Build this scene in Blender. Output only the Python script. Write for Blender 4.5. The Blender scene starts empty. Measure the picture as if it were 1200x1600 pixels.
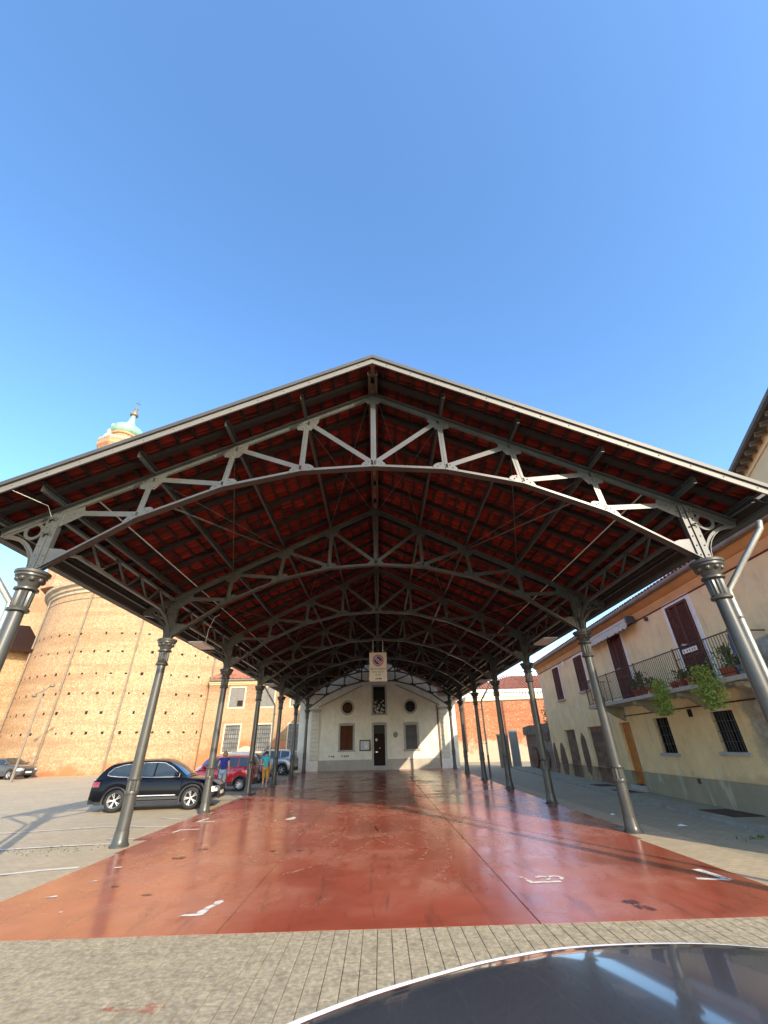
import bpy, bmesh, math, random
from mathutils import Vector, Matrix, noise
R = math.radians
random.seed(7)
sc = bpy.context.scene
# ------------------------------------------------------------------ camera, sky, sun, exposure
CAMP = Vector((0.0, -2.0614, 1.89))
yaw, pit, rol = R(1.17764), R(29.77276), R(-1.35905)
fw = Vector((math.sin(yaw)*math.cos(pit), math.cos(yaw)*math.cos(pit), math.sin(pit)))
r0 = Vector((math.cos(yaw), -math.sin(yaw), 0)); u0 = r0.cross(fw)
rr = math.cos(rol)*r0 + math.sin(rol)*u0
uu = -math.sin(rol)*r0 + math.cos(rol)*u0
cam_d = bpy.data.cameras.new("camera"); cam = bpy.data.objects.new("camera", cam_d)
sc.collection.objects.link(cam)
cam.matrix_world = Matrix(((rr.x, uu.x, -fw.x, CAMP.x), (rr.y, uu.y, -fw.y, CAMP.y), (rr.z, uu.z, -fw.z, CAMP.z), (0, 0, 0, 1)))
cam_d.sensor_fit = 'VERTICAL'; cam_d.sensor_height = 36; cam_d.lens = 36*639.017/1600
cam_d.clip_start = 0.05; cam_d.clip_end = 3000
sc.camera = cam
SUN = Vector((0.455, -0.89, 0.425)).normalized()
elev = math.asin(SUN.z); azim = math.atan2(SUN.x, SUN.y)
w = bpy.data.worlds.new("World"); sc.world = w; w.use_nodes = True
nt = w.node_tree; nt.nodes.clear()
out = nt.nodes.new('ShaderNodeOutputWorld'); bg = nt.nodes.new('ShaderNodeBackground'); sky = nt.nodes.new('ShaderNodeTexSky')
sky.sky_type = 'NISHITA'; sky.sun_disc = False; sky.sun_elevation = elev; sky.sun_rotation = azim
sky.altitude = 100; sky.air_density = 1.0; sky.dust_density = 1.2; sky.ozone_density = 2.6
bg.inputs[1].default_value = 0.15
hs = nt.nodes.new('ShaderNodeHueSaturation'); hs.inputs['Saturation'].default_value = 1.14
nt.links.new(sky.outputs[0], hs.inputs['Color']); nt.links.new(hs.outputs[0], bg.inputs[0]); nt.links.new(bg.outputs[0], out.inputs[0])
sd = bpy.data.lights.new("sun", 'SUN'); sd.energy = 2.0; sd.angle = R(0.5); sd.color = (1.0, 0.86, 0.66)
so = bpy.data.objects.new("sun", sd); sc.collection.objects.link(so)
so.rotation_euler = SUN.to_track_quat('Z', 'Y').to_euler()
sc.view_settings.view_transform = 'Standard'; sc.view_settings.look = 'None'
sc.view_settings.exposure = 1.72; sc.view_settings.gamma = 1.0; sc.view_settings.use_curve_mapping = False

# ------------------------------------------------------------------ helpers
COL = sc.collection
def tag(o, label=None, cat=None, group=None, kind=None):
    if label: o['label'] = label
    if cat: o['category'] = cat
    if group: o['group'] = group
    if kind: o['kind'] = kind
    return o
def thing(name, label, cat, loc=(0, 0, 0), rz=0, group=None):
    o = bpy.data.objects.new(name, None); COL.objects.link(o)
    o.location = loc; o.rotation_euler = (0, 0, rz); o.empty_display_size = .2
    return tag(o, label, cat, group)
def dup(o, parent=None):
    c = o.copy(); COL.objects.link(c)
    if parent: c.parent = parent
    for ch in list(o.children): dup(ch, c)
    return c
def mk(name, verts, faces, mats, parent=None, midx=None, smooth=False, uvs=None):
    me = bpy.data.meshes.new(name); me.from_pydata([tuple(v) for v in verts], [], faces)
    for m in (mats if isinstance(mats, (list, tuple)) else [mats]): me.materials.append(m)
    if midx: me.polygons.foreach_set('material_index', midx)
    if smooth: me.polygons.foreach_set('use_smooth', [True]*len(me.polygons))
    me.update()
    return link(name, me, parent)
def link(name, me, parent=None):
    o = bpy.data.objects.new(name, me); COL.objects.link(o)
    if parent is not None:
        o.parent = parent
        if parent.type == 'EMPTY' and parent.get('wc'): o.location = -parent.location
    return o
class MB:
    def __init__(s): s.v = []; s.f = []; s.m = []
    def add(s, vs, fs, mi=0):
        n = len(s.v); s.v += [Vector(v) for v in vs]; s.f += [tuple(i+n for i in f) for f in fs]; s.m += [mi]*len(fs); return s
    def box(s, x0, x1, y0, y1, z0, z1, mi=0):
        return s.add([(x0,y0,z0),(x1,y0,z0),(x1,y1,z0),(x0,y1,z0),(x0,y0,z1),(x1,y0,z1),(x1,y1,z1),(x0,y1,z1)],
                     [(0,3,2,1),(4,5,6,7),(0,1,5,4),(1,2,6,5),(2,3,7,6),(3,0,4,7)], mi)
    def beam(s, a, b, wd, ht, up=(0,0,1), mi=0):
        a = Vector(a); b = Vector(b); d = (b-a).normalized(); up = Vector(up)
        sd_ = d.cross(up)
        if sd_.length < 1e-5: sd_ = d.cross(Vector((0,1,0)))
        sd_.normalize(); u_ = sd_.cross(d).normalized()
        P = [p + sd_*i*wd/2 + u_*j*ht/2 for p in (a, b) for i, j in ((-1,-1),(1,-1),(1,1),(-1,1))]
        return s.add(P, [(0,1,2,3),(7,6,5,4),(0,4,5,1),(1,5,6,2),(2,6,7,3),(3,7,4,0)], mi)
    def tube(s, pts, r, n=8, mi=0, cap=True):
        pts = [Vector(p) for p in pts]; rs = r if isinstance(r, (list, tuple)) else [r]*len(pts)
        base = len(s.v); prev = None
        for i, p in enumerate(pts):
            d = (pts[min(i+1, len(pts)-1)] - pts[max(i-1, 0)]).normalized()
            if prev is None:
                a = d.cross(Vector((0,0,1)))
                if a.length < 1e-3: a = d.cross(Vector((1,0,0)))
            else: a = prev - d*prev.dot(d)
            a.normalize(); prev = a; b = d.cross(a)
            for k in range(n):
                t = 2*math.pi*k/n; s.v.append(p + (a*math.cos(t) + b*math.sin(t))*rs[i])
        for i in range(len(pts)-1):
            for k in range(n):
                q = base+i*n; s.f.append((q+k, q+(k+1) % n, q+n+(k+1) % n, q+n+k)); s.m.append(mi)
        if cap:
            s.f.append(tuple(base+k for k in range(n))[::-1]); s.m.append(mi)
            e = base+(len(pts)-1)*n; s.f.append(tuple(e+k for k in range(n))); s.m.append(mi)
        return s
    def lathe(s, prof, c=(0,0,0), n=16, mi=0, rfun=None, axis='z', ph=0, cap=True):
        base = len(s.v); c = Vector(c)
        for (r, z) in prof:
            for k in range(n):
                t = 2*math.pi*k/n + ph; q = r*(rfun(k, z) if rfun else 1)
                if axis == 'z': s.v.append(c + Vector((q*math.cos(t), q*math.sin(t), z)))
                else: s.v.append(c + Vector((q*math.cos(t), z, q*math.sin(t))))
        for i in range(len(prof)-1):
            for k in range(n):
                q = base+i*n; f = (q+k, q+(k+1) % n, q+n+(k+1) % n, q+n+k)
                s.f.append(f if axis == 'z' else f[::-1]); s.m.append(mi)
        if cap and prof[0][0] > 1e-4: s.f.append(tuple(base+k for k in range(n))[::-1]); s.m.append(mi)
        if cap and prof[-1][0] > 1e-4:
            e = base+(len(prof)-1)*n; s.f.append(tuple(e+k for k in range(n))); s.m.append(mi)
        return s
    def prism(s, poly, fn, t, mi=0):
        """poly: list of 2D points; fn(u,v,d) -> 3D, d in {0,t}"""
        n = len(poly); P = [fn(u, v, 0) for u, v in poly] + [fn(u, v, t) for u, v in poly]
        F = [tuple(range(n)), tuple(range(2*n-1, n-1, -1))] + [(i, n+i, n+(i+1) % n, (i+1) % n) for i in range(n)]
        return s.add(P, F, mi)
    def build(s, name, mat, parent=None, smooth=False, map=None):
        vs = [map(v) for v in s.v] if map else s.v
        o = mk(name, vs, s.f, mat, parent, s.m, smooth)
        return o
def ico(r, c, sub=1, sq=(1,1,1)):
    bm = bmesh.new(); bmesh.ops.create_icosphere(bm, subdivisions=sub, radius=r)
    vs = [Vector((v.co.x*sq[0], v.co.y*sq[1], v.co.z*sq[2]))+Vector(c) for v in bm.verts]; fs = [tuple(v.index for v in f.verts) for f in bm.faces]
    bm.free(); return vs, fs
def gz(y): return 0.0075*max(0.0, min(y, 60)-12)
def smoothby(o, ang=35):
    me = o.data; me.polygons.foreach_set('use_smooth', [True]*len(me.polygons))
    try: me.set_sharp_from_angle(angle=R(ang))
    except Exception: pass
    return o

# ------------------------------------------------------------------ materials
MATS = {}
def _new(name):
    m = bpy.data.materials.new(name); m.use_nodes = True; n = m.node_tree; b = n.nodes['Principled BSDF']
    MATS[name] = m; return m, n, b
def _coord(n, scale=(1,1,1), kind='Object'):
    g = n.nodes.new('ShaderNodeNewGeometry') if kind == 'World' else n.nodes.new('ShaderNodeTexCoord')
    mp = n.nodes.new('ShaderNodeMapping'); mp.inputs['Scale'].default_value = scale
    n.links.new(g.outputs['Position' if kind == 'World' else kind], mp.inputs[0]); return mp.outputs[0]
def _noise(n, vec, sc_, det=6, rough=.6, dist=0):
    t = n.nodes.new('ShaderNodeTexNoise'); t.inputs['Scale'].default_value = sc_; t.inputs['Detail'].default_value = det
    t.inputs['Roughness'].default_value = rough; t.inputs['Distortion'].default_value = dist
    n.links.new(vec, t.inputs['Vector']); return t.outputs['Fac']
def _ramp(n, fac, stops):
    r = n.nodes.new('ShaderNodeValToRGB'); e = r.color_ramp.elements
    while len(e) < len(stops): e.new(.5)
    for i, (p, c) in enumerate(stops):
        e[i].position = p; e[i].color = (*c, 1) if len(c) == 3 else c
    n.links.new(fac, r.inputs[0]); return r.outputs[0]
def _mix(n, fac, a, b, mode='MIX'):
    m = n.nodes.new('ShaderNodeMixRGB'); m.blend_type = mode
    for s_, v in ((0, fac), (1, a), (2, b)):
        if isinstance(v, (int, float)): m.inputs[s_].default_value = v
        elif isinstance(v, tuple): m.inputs[s_].default_value = (*v, 1)
        else: n.links.new(v, m.inputs[s_])
    return m.outputs[0]
def _math(n, op, a, b=0.0, clamp=False):
    m = n.nodes.new('ShaderNodeMath'); m.operation = op; m.use_clamp = clamp
    for i, v in enumerate((a, b)):
        if isinstance(v, (int, float)): m.inputs[i].default_value = v
        else: n.links.new(v, m.inputs[i])
    return m.outputs[0]
def _bump(n, b, h, st=.3, dist=.02):
    x = n.nodes.new('ShaderNodeBump'); x.inputs['Strength'].default_value = st; x.inputs['Distance'].default_value = dist
    n.links.new(h, x.inputs['Height']); n.links.new(x.outputs[0], b.inputs['Normal'])
def mat(name, col, rough=.6, metal=0, var=.15, nscale=6, bump=.15, bscale=40, spec=.5, coat=0, dirt=None, dirt_amt=.5, space='World'):
    m, n, b = _new(name); v = _coord(n, kind=space)
    f = _noise(n, v, nscale); lo = tuple(c*(1-var) for c in col); hi = tuple(min(1, c*(1+var)) for c in col)
    c = _ramp(n, f, [(.3, lo), (.7, hi)])
    if dirt:
        g = _noise(n, v, nscale*.35, 8, .7); gm = _ramp(n, g, [(.5, (0,0,0)), (.68, (dirt_amt,)*3)])
        c = _mix(n, gm, c, dirt)
    n.links.new(c, b.inputs['Base Color'])
    b.inputs['Roughness'].default_value = rough; b.inputs['Metallic'].default_value = metal
    b.inputs['Specular IOR Level'].default_value = spec; b.inputs['Coat Weight'].default_value = coat; b.inputs['Coat Roughness'].default_value = .04
    if bump: _bump(n, b, _noise(n, v, bscale, 4), bump, .01)
    return m
def rnd_tint(m, amt=.25):
    """per-object brightness variation"""
    n = m.node_tree; b = n.nodes['Principled BSDF']; l = b.inputs['Base Color'].links[0].from_socket
    oi = n.nodes.new('ShaderNodeObjectInfo'); mr = n.nodes.new('ShaderNodeMapRange')
    mr.inputs[3].default_value = 1-amt; mr.inputs[4].default_value = 1+amt
    n.links.new(oi.outputs['Random'], mr.inputs[0])
    hs = n.nodes.new('ShaderNodeHueSaturation'); n.links.new(mr.outputs[0], hs.inputs['Value']); n.links.new(l, hs.inputs['Color'])
    n.links.new(hs.outputs[0], b.inputs['Base Color']); return m
def brickmat(name, c1, c2, mortar, patch, patch_lo=.5, patch_hi=.62, bw=.27, bh=.085, axis='xz', stain=(.3,.26,.2), low=None):
    m, n, b = _new(name); g = n.nodes.new('ShaderNodeNewGeometry'); sp = n.nodes.new('ShaderNodeSeparateXYZ'); n.links.new(g.outputs['Position'], sp.inputs[0])
    cb = n.nodes.new('ShaderNodeCombineXYZ')
    if axis == 'xz': n.links.new(_math(n, 'SUBTRACT', sp.outputs[0], sp.outputs[1]) if False else sp.outputs[0], cb.inputs[0])
    elif axis == 'yz': n.links.new(sp.outputs[1], cb.inputs[0])
    else:
        s_ = _math(n, 'SUBTRACT', sp.outputs[0], _math(n, 'MULTIPLY', sp.outputs[1], .35)); n.links.new(s_, cb.inputs[0])
    n.links.new(sp.outputs[2], cb.inputs[1])
    t = n.nodes.new('ShaderNodeTexBrick'); n.links.new(cb.outputs[0], t.inputs['Vector'])
    t.inputs['Scale'].default_value = 1; t.inputs['Brick Width'].default_value = bw; t.inputs['Row Height'].default_value = bh
    t.inputs['Mortar Size'].default_value = .012; t.inputs['Mortar Smooth'].default_value = .3; t.inputs['Bias'].default_value = -.1
    t.inputs['Color1'].default_value = (*c1, 1); t.inputs['Color2'].default_value = (*c2, 1); t.inputs['Mortar'].default_value = (*mortar, 1)
    v = g.outputs['Position']
    bl = _noise(n, v, 5.5, 5, .75); c = _mix(n, _ramp(n, bl, [(.40, (0,0,0)), (.62, (.75,)*3)]), t.outputs['Color'], tuple(x*.50 for x in c1))
    bl2 = _noise(n, v, 9, 3, .7); bl3 = _noise(n, v, 3.2, 4, .8); c = _mix(n, _ramp(n, bl3, [(.50, (0,0,0)), (.60, (.55,)*3)]), c, tuple(x*.78 for x in c2))
    c = _mix(n, _ramp(n, bl2, [(.56, (0,0,0)), (.66, (.85,)*3)]), c, tuple(min(1, x*1.25+.1) for x in mortar))
    p = _noise(n, v, .35, 7, .75, .4); c = _mix(n, _ramp(n, p, [(patch_lo, (0,0,0)), (patch_hi, (.5,)*3)]), c, patch)
    s2 = n.nodes.new('ShaderNodeMapping'); s2.inputs['Scale'].default_value = (.5, .5, .12); n.links.new(v, s2.inputs[0])
    st = _noise(n, s2.outputs[0], 1.2, 6, .7); c = _mix(n, _ramp(n, st, [(.52, (0,0,0)), (.75, (.55,)*3)]), c, stain)
    wb_ = n.nodes.new('ShaderNodeMapping'); wb_.inputs['Scale'].default_value = (.06, .06, .9); n.links.new(v, wb_.inputs[0])
    c = _mix(n, _ramp(n, _noise(n, wb_.outputs[0], 1.0, 5, .6, .3), [(.48, (0,0,0)), (.60, (.5,)*3)]), c, tuple(x*.72 for x in c2))
    if low:   # lower courses: exposed redder brick, damp
        h = _math(n, 'ADD', sp.outputs[2], _math(n, 'MULTIPLY', _math(n, 'SUBTRACT', _noise(n, v, .5, 6, .65), .5), 7.0))
        c = _mix(n, _ramp(n, _math(n, 'MULTIPLY', h, .12), [(low[1], (1,1,1)), (low[1]+.1, (0,0,0))]), c, low[0])
    n.links.new(c, b.inputs['Base Color']); b.inputs['Roughness'].default_value = .9
    hh = _math(n, 'ADD', t.outputs['Fac'], _math(n, 'MULTIPLY', bl2, -1.0)); _bump(n, b, hh, .5, -.02)
    return m
STEEL = mat('steel_paint', (.056,.058,.052), .33, .0, .15, 3, .06, 60, .5, dirt=(.045,.034,.024), dirt_amt=.8)
FASC = mat('fascia_metal', (.15,.142,.122), .5, .1, .1, 1.5, .03, 30)
FASCD = mat('fascia_dark_metal', (.075,.07,.06), .45, .3, .1, 1.5, .03, 30)
WOOD = mat('roof_timber', (.013,.007,.005), .8, 0, .35, 4, .3, 30)
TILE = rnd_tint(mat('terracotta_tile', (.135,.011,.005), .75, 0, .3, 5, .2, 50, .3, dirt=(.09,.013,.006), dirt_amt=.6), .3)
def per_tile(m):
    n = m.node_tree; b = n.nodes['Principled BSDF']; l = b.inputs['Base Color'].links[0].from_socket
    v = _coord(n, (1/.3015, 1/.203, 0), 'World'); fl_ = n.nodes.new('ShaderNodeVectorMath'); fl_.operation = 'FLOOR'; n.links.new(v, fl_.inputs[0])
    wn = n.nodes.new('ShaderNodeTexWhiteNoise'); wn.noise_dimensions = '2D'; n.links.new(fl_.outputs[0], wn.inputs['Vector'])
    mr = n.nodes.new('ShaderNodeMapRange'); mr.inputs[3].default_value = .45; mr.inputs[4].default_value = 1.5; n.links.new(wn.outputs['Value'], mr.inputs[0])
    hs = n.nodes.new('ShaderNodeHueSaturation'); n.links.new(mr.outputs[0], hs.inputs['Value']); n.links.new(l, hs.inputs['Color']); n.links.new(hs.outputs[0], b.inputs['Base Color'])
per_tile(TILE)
TILE2 = rnd_tint(mat('old_roof_tile', (.42,.17,.10), .85, 0, .4, 3, .2, 40, .3, dirt=(.15,.10,.075), dirt_amt=.7), .25)
# red resin floor
def floor_mat():
    m, n, b = _new('red_floor'); v = _coord(n, kind='World')
    base = _ramp(n, _noise(n, v, .5, 7, .6, .6), [(.32, (.27,.058,.032)), (.52, (.36,.078,.043)), (.72, (.43,.11,.062))])
    # tyre and mop swirls: distorted rings about a few centres
    fac = None
    for cx_, cy_, sc_, th in ((-3.5, 8.5, .75, .60), (7.5, 14, .5, .6), (1.5, 30, .6, .62), (-9, 17, .9, .6)):
        mp = n.nodes.new('ShaderNodeMapping'); mp.inputs['Location'].default_value = (-cx_*1.0, -cy_*.55, 0); mp.inputs['Scale'].default_value = (1, .55, 1)
        n.links.new(v, mp.inputs[0])
        wv = n.nodes.new('ShaderNodeTexWave'); wv.wave_type = 'RINGS'; wv.rings_direction = 'Z'; wv.inputs['Scale'].default_value = sc_
        wv.inputs['Distortion'].default_value = 3.5; wv.inputs['Detail'].default_value = 4; wv.inputs['Detail Scale'].default_value = .7
        n.links.new(mp.outputs[0], wv.inputs['Vector'])
        f = _math(n, 'MULTIPLY', wv.outputs['Fac'], _ramp(n, _noise(n, v, .45, 3, .5), [(.45, (0,0,0)), (.62, (1,1,1))]))
        fac = f if fac is None else _math(n, 'MAXIMUM', fac, f)
    c = _mix(n, _math(n, 'MULTIPLY', fac, .5), base, (.50,.23,.155))
    mp = n.nodes.new('ShaderNodeMapping'); mp.inputs['Scale'].default_value = (2.2, .35, 1); mp.inputs['Rotation'].default_value = (0,0,R(18)); n.links.new(v, mp.inputs[0])
    d = _noise(n, mp.outputs[0], 1.6, 8, .7, .8); c = _mix(n, _ramp(n, d, [(.54, (0,0,0)), (.74, (.7,)*3)]), c, (.11,.038,.028))
    d3 = _noise(n, v, 3.2, 8, .75); c = _mix(n, _ramp(n, d3, [(.60, (0,0,0)), (.74, (.3,)*3)]), c, (.36,.17,.12))
    n.links.new(c, b.inputs['Base Color'])
    rg = _ramp(n, _noise(n, v, 1.1, 7, .7, .5), [(.3, (.15,)*3), (.7, (.27,)*3)])
    rg = _math(n, 'ADD', rg, _math(n, 'MULTIPLY', fac, .10)); n.links.new(rg, b.inputs['Roughness'])
    b.inputs['Specular IOR Level'].default_value = .55
    _bump(n, b, _noise(n, v, 3.5, 5, .6), .05, .02)
    return m
FLOOR = floor_mat()
def worn(m, thr=.60):
    n = m.node_tree; b = n.nodes['Principled BSDF']; v = _coord(n, kind='World')
    a_ = _ramp(n, _noise(n, v, 9, 8, .8, .3), [(thr, (1,1,1)), (thr+.03, (0,0,0))]); n.links.new(a_, b.inputs['Alpha'])
def ground_mat(name, a, b_, bw, bh, mort, rot=0, seam=.5):
    m, n, b = _new(name); v = _coord(n, kind='World')
    mp = n.nodes.new('ShaderNodeMapping'); mp.inputs['Rotation'].default_value = (0,0,rot); n.links.new(v, mp.inputs[0])
    t = n.nodes.new('ShaderNodeTexBrick'); n.links.new(mp.outputs[0], t.inputs['Vector'])
    t.inputs['Scale'].default_value = 1; t.inputs['Brick Width'].default_value = bw; t.inputs['Row Height'].default_value = bh
    t.inputs['Mortar Size'].default_value = .008; t.inputs['Color1'].default_value = (*a, 1); t.inputs['Color2'].default_value = (*b_, 1)
    t.inputs['Mortar'].default_value = (*mort, 1); t.inputs['Mortar Smooth'].default_value = .4
    c = t.outputs['Color']
    big = _noise(n, v, .35, 8, .65, .5); c = _mix(n, _ramp(n, big, [(.4, (0,0,0)), (.7, (.7,)*3)]), c, tuple(x*.72 for x in a))
    mid = _noise(n, v, 2.3, 8, .75); c = _mix(n, _ramp(n, mid, [(.5, (0,0,0)), (.72, (.6,)*3)]), c, tuple(min(1, x*1.25) for x in a))
    mp2 = n.nodes.new('ShaderNodeMapping'); mp2.inputs['Scale'].default_value = (.18, 1.6, 1); mp2.inputs['Rotation'].default_value = (0,0,R(-12)); n.links.new(v, mp2.inputs[0])
    stv = _noise(n, mp2.outputs[0], .7, 6, .7); c = _mix(n, _ramp(n, stv, [(.55, (0,0,0)), (.7, (.45,)*3)]), c, tuple(x*.55 for x in a))
    fine = _noise(n, v, 55, 3, .7); c = _mix(n, .25, c, _ramp(n, fine, [(.3, (.1,.09,.07)), (.7, (.5,.47,.40))]))
    n.links.new(c, b.inputs['Base Color']); b.inputs['Roughness'].default_value = .85; b.inputs['Specular IOR Level'].default_value = .3
    _bump(n, b, _math(n, 'ADD', _math(n, 'MULTIPLY', fine, .5), _math(n, 'MULTIPLY', t.outputs['Fac'], -1)), .22, .006)
    return m
LOT = ground_mat('lot_paving', (.56,.44,.27), (.47,.37,.225), .22, .11, (.30,.24,.15))
STREET = ground_mat('street_stone', (.42,.35,.21), (.36,.30,.18), .30, .165, (.16,.13,.085), R(90))
PAVER = rnd_tint(mat('concrete_paver', (.38,.315,.205), .85, 0, .34, 22, .4, 120, .3, dirt=(.20,.165,.11), dirt_amt=.8), .05)
SAND = mat('joint_sand', (.055,.05,.04), .95, 0, .2, 20)
KERB = mat('kerb_stone', (.30,.29,.26), .8, 0, .2, 4, .3, 50, .3, dirt=(.15,.14,.12), dirt_amt=.6)
PAINT = mat('worn_white_paint', (.72,.69,.60), .7, 0, .12, 14, .1, 60, .3, dirt=(.40,.36,.29), dirt_amt=.9)
worn(PAINT, .60)
CHURCH = brickmat('church_brick', (.50,.315,.155), (.36,.205,.10), (.50,.375,.23), (.50,.345,.185), .52, .70, axis='diag', stain=(.42,.19,.09), low=((.42,.15,.06), .02))
MONA = brickmat('monastery_brick', (.46,.275,.13), (.30,.15,.07), (.45,.33,.20), (.48,.32,.165), .42, .60, axis='xz', stain=(.44,.27,.14), low=((.48,.16,.06), .20))
ORANGE = brickmat('orange_brick', (.52,.17,.06), (.40,.125,.05), (.50,.30,.17), (.54,.21,.08), .55, .7, axis='xz', stain=(.32,.12,.06), low=((.46,.37,.26), .20))
OLDBR = brickmat('old_street_wall', (.24,.14,.09), (.17,.10,.07), (.27,.24,.19), (.28,.26,.21), .48, .56, axis='yz', stain=(.12,.09,.07))
def plaster(name, col, patchcol, thr, damp_y=None, low=None):
    m, n, b = _new(name); g = n.nodes.new('ShaderNodeNewGeometry'); v = g.outputs['Position']; sp = n.nodes.new('ShaderNodeSeparateXYZ'); n.links.new(v, sp.inputs[0])
    c = _ramp(n, _noise(n, v, 1.2, 7, .65), [(.3, tuple(x*.86 for x in col)), (.7, tuple(min(1, x*1.08) for x in col))])
    mp = n.nodes.new('ShaderNodeMapping'); mp.inputs['Scale'].default_value = (1, 1, .3); n.links.new(v, mp.inputs[0])
    s = _noise(n, mp.outputs[0], 1.1, 9, .72, .5); c = _mix(n, _ramp(n, s, [(thr, (0,0,0)), (thr+.06, (.85,)*3)]), c, patchcol)
    s3 = _noise(n, mp.outputs[0], 3.1, 9, .75, .4); c = _mix(n, _ramp(n, s3, [(.53, (0,0,0)), (.62, (.35,)*3)]), c, tuple(x*.62 for x in col))
    if damp_y is not None:
        d = _math(n, 'ADD', _math(n, 'SUBTRACT', damp_y, sp.outputs[1]), _math(n, 'MULTIPLY', _math(n, 'SUBTRACT', _noise(n, v, 1.3, 6, .7), .5), 2.2))
        d = _math(n, 'ADD', d, _math(n, 'MULTIPLY', _math(n, 'MAXIMUM', _math(n, 'SUBTRACT', sp.outputs[2], 3.9), 0.0), -6.0))
        c = _mix(n, _ramp(n, d, [(0.0, (0,0,0)), (.35, (.9,)*3)]), c, _ramp(n, _noise(n, v, 2.6, 6, .7), [(.4, (.22,.19,.13)), (.6, (.42,.40,.35))]))
    if low:
        h = _math(n, 'ADD', sp.outputs[2], _math(n, 'MULTIPLY', _math(n, 'SUBTRACT', _noise(n, v, .9, 7, .7), .5), 3.2))
        c = _mix(n, _ramp(n, _math(n, 'MULTIPLY', h, .2), [(low[1], (.75,)*3), (low[1]+.06, (0,0,0))]), c, low[0])
    n.links.new(c, b.inputs['Base Color']); b.inputs['Roughness'].default_value = .9; b.inputs['Specular IOR Level'].default_value = .2
    _bump(n, b, _noise(n, v, 14, 6, .7), .25, .02); return m
YELLOW = plaster('yellow_plaster', (.84,.63,.34), (.74,.63,.43), .57, 10.6, ((.60,.44,.23), .12))
GREYPL = plaster('grey_cement_plinth', (.36,.32,.22), (.52,.47,.35), .58)
CORN = mat('cornice_plaster', (.66,.40,.18), .85, 0, .12, 2)
WHITEP = plaster('white_house_plaster', (.82,.77,.62), (.68,.63,.50), .62, None, ((.62,.57,.45), .06))
STONE = mat('grey_stone_trim', (.40,.385,.34), .85, 0, .14, 5, .3, 40, .3)
CEMENT = plaster('house_cement_base', (.44,.41,.33), (.52,.49,.40), .55)
WHITE = mat('white_trim', (.78,.75,.68), .8, 0, .08, 4)
CREAM = mat('cream_wall', (.62,.50,.28), .85, 0, .08, 1)
PALA = mat('palazzo_plaster', (.80,.66,.40), .85, 0, .06, 1)
SHUT = mat('brown_shutter', (.12,.042,.028), .8, 0, .2, 6, .1, 30, .15)
SHUTG = mat('grey_shutter', (.17,.155,.13), .7, 0, .15, 6)
WOODD = mat('warm_wood', (.48,.17,.035), .45, 0, .3, 5, .15, 30)
WOODDK = mat('dark_door_wood', (.028,.014,.010), .6, 0, .25, 6, .15, 40, .1)
WOODW = mat('chestnut_wood', (.10,.036,.016), .7, 0, .3, 6, .15, 40, .1)
WOODOLD = rnd_tint(mat('weathered_planks', (.17,.105,.07), .9, 0, .35, 7, .5, 30), .25)
GLASS = mat('dark_glass', (.008,.009,.010), .12, 0, .1, 2, 0, 10, .15)
PANED = mat('dim_pane', (.006,.006,.006), .25, 0, .1, 2, 0, 10, .08)
BLACK = mat('black_void', (.008,.008,.008), .9, 0, 0, 1, 0)
IRON = mat('rust_iron', (.10,.04,.028), .65, .2, .25, 8)
IRONG = mat('grey_iron', (.09,.095,.10), .6, .4, .2, 8)
ZINC = mat('zinc_pipe', (.36,.345,.30), .38, .55, .12, 4)
DPIPE = mat('dull_pipe', (.20,.165,.12), .6, .2, .2, 3)
VERDI = mat('verdigris_copper', (.22,.42,.30), .6, .1, .3, 1.2, .1, 5, .4, dirt=(.42,.56,.42), dirt_amt=.8)
TERRA = mat('flowerpot_clay', (.33,.10,.055), .75, 0, .2, 8)
BLUEPOT = mat('blue_plastic', (.05,.17,.24), .4, 0, .1, 3)
DENIM = mat('blue_cloth', (.06,.085,.16), .9, 0, .2, 20)
AWN = mat('awning_canvas', (.50,.46,.36), .85, 0, .12, 5)
LAMPM = mat('light_fitting', (.50,.49,.44), .5, 0, .08, 5)
def leafmat(name, a, b_):
    m, n, b = _new(name); v = _coord(n, kind='World')
    n.links.new(_ramp(n, _noise(n, v, 9, 3), [(.35, a), (.65, b_)]), b.inputs['Base Color']); b.inputs['Roughness'].default_value = .55
    b.inputs['Subsurface Weight'].default_value = 0; return m
LEAFL = leafmat('bright_leaf', (.16,.24,.03), (.28,.36,.07))
LEAFD = leafmat('dark_leaf', (.045,.09,.025), (.10,.16,.05))
def paint(name, col, rough=.25, flake=0, metal=0):
    m = mat(name, col, rough, metal, .04, 2, 0, 10, .4 if sum(col) > .05 else .12, .22 if sum(col) < .05 else .8); return m
RUBBER = mat('tyre_rubber', (.018,.018,.018), .8, 0, .1, 8); PLASTIC = mat('dark_plastic', (.03,.03,.032), .6, 0, .1, 8)
ALLOY = mat('alloy_silver', (.62,.62,.62), .3, .7, .05, 5, 0); CHROME = mat('chrome', (.75,.75,.75), .15, 1, .02, 5, 0)
TAIL = mat('tail_lamp_red', (.22,.004,.006), .2, 0, .1, 5, 0, 10, .5, 1); HEADL = mat('headlamp', (.5,.52,.55), .12, .3, .1, 30, 0, 10, .6, 1)
PLATE = mat('number_plate', (.7,.7,.7), .5, 0, .05, 5, 0)
CGLASS = mat('car_glass', (.022,.03,.03), .04, 0, .1, 1.5, 0, 10, .8)
SKIN = mat('skin', (.50,.27,.17), .6, 0, .06, 8, 0); 
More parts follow.
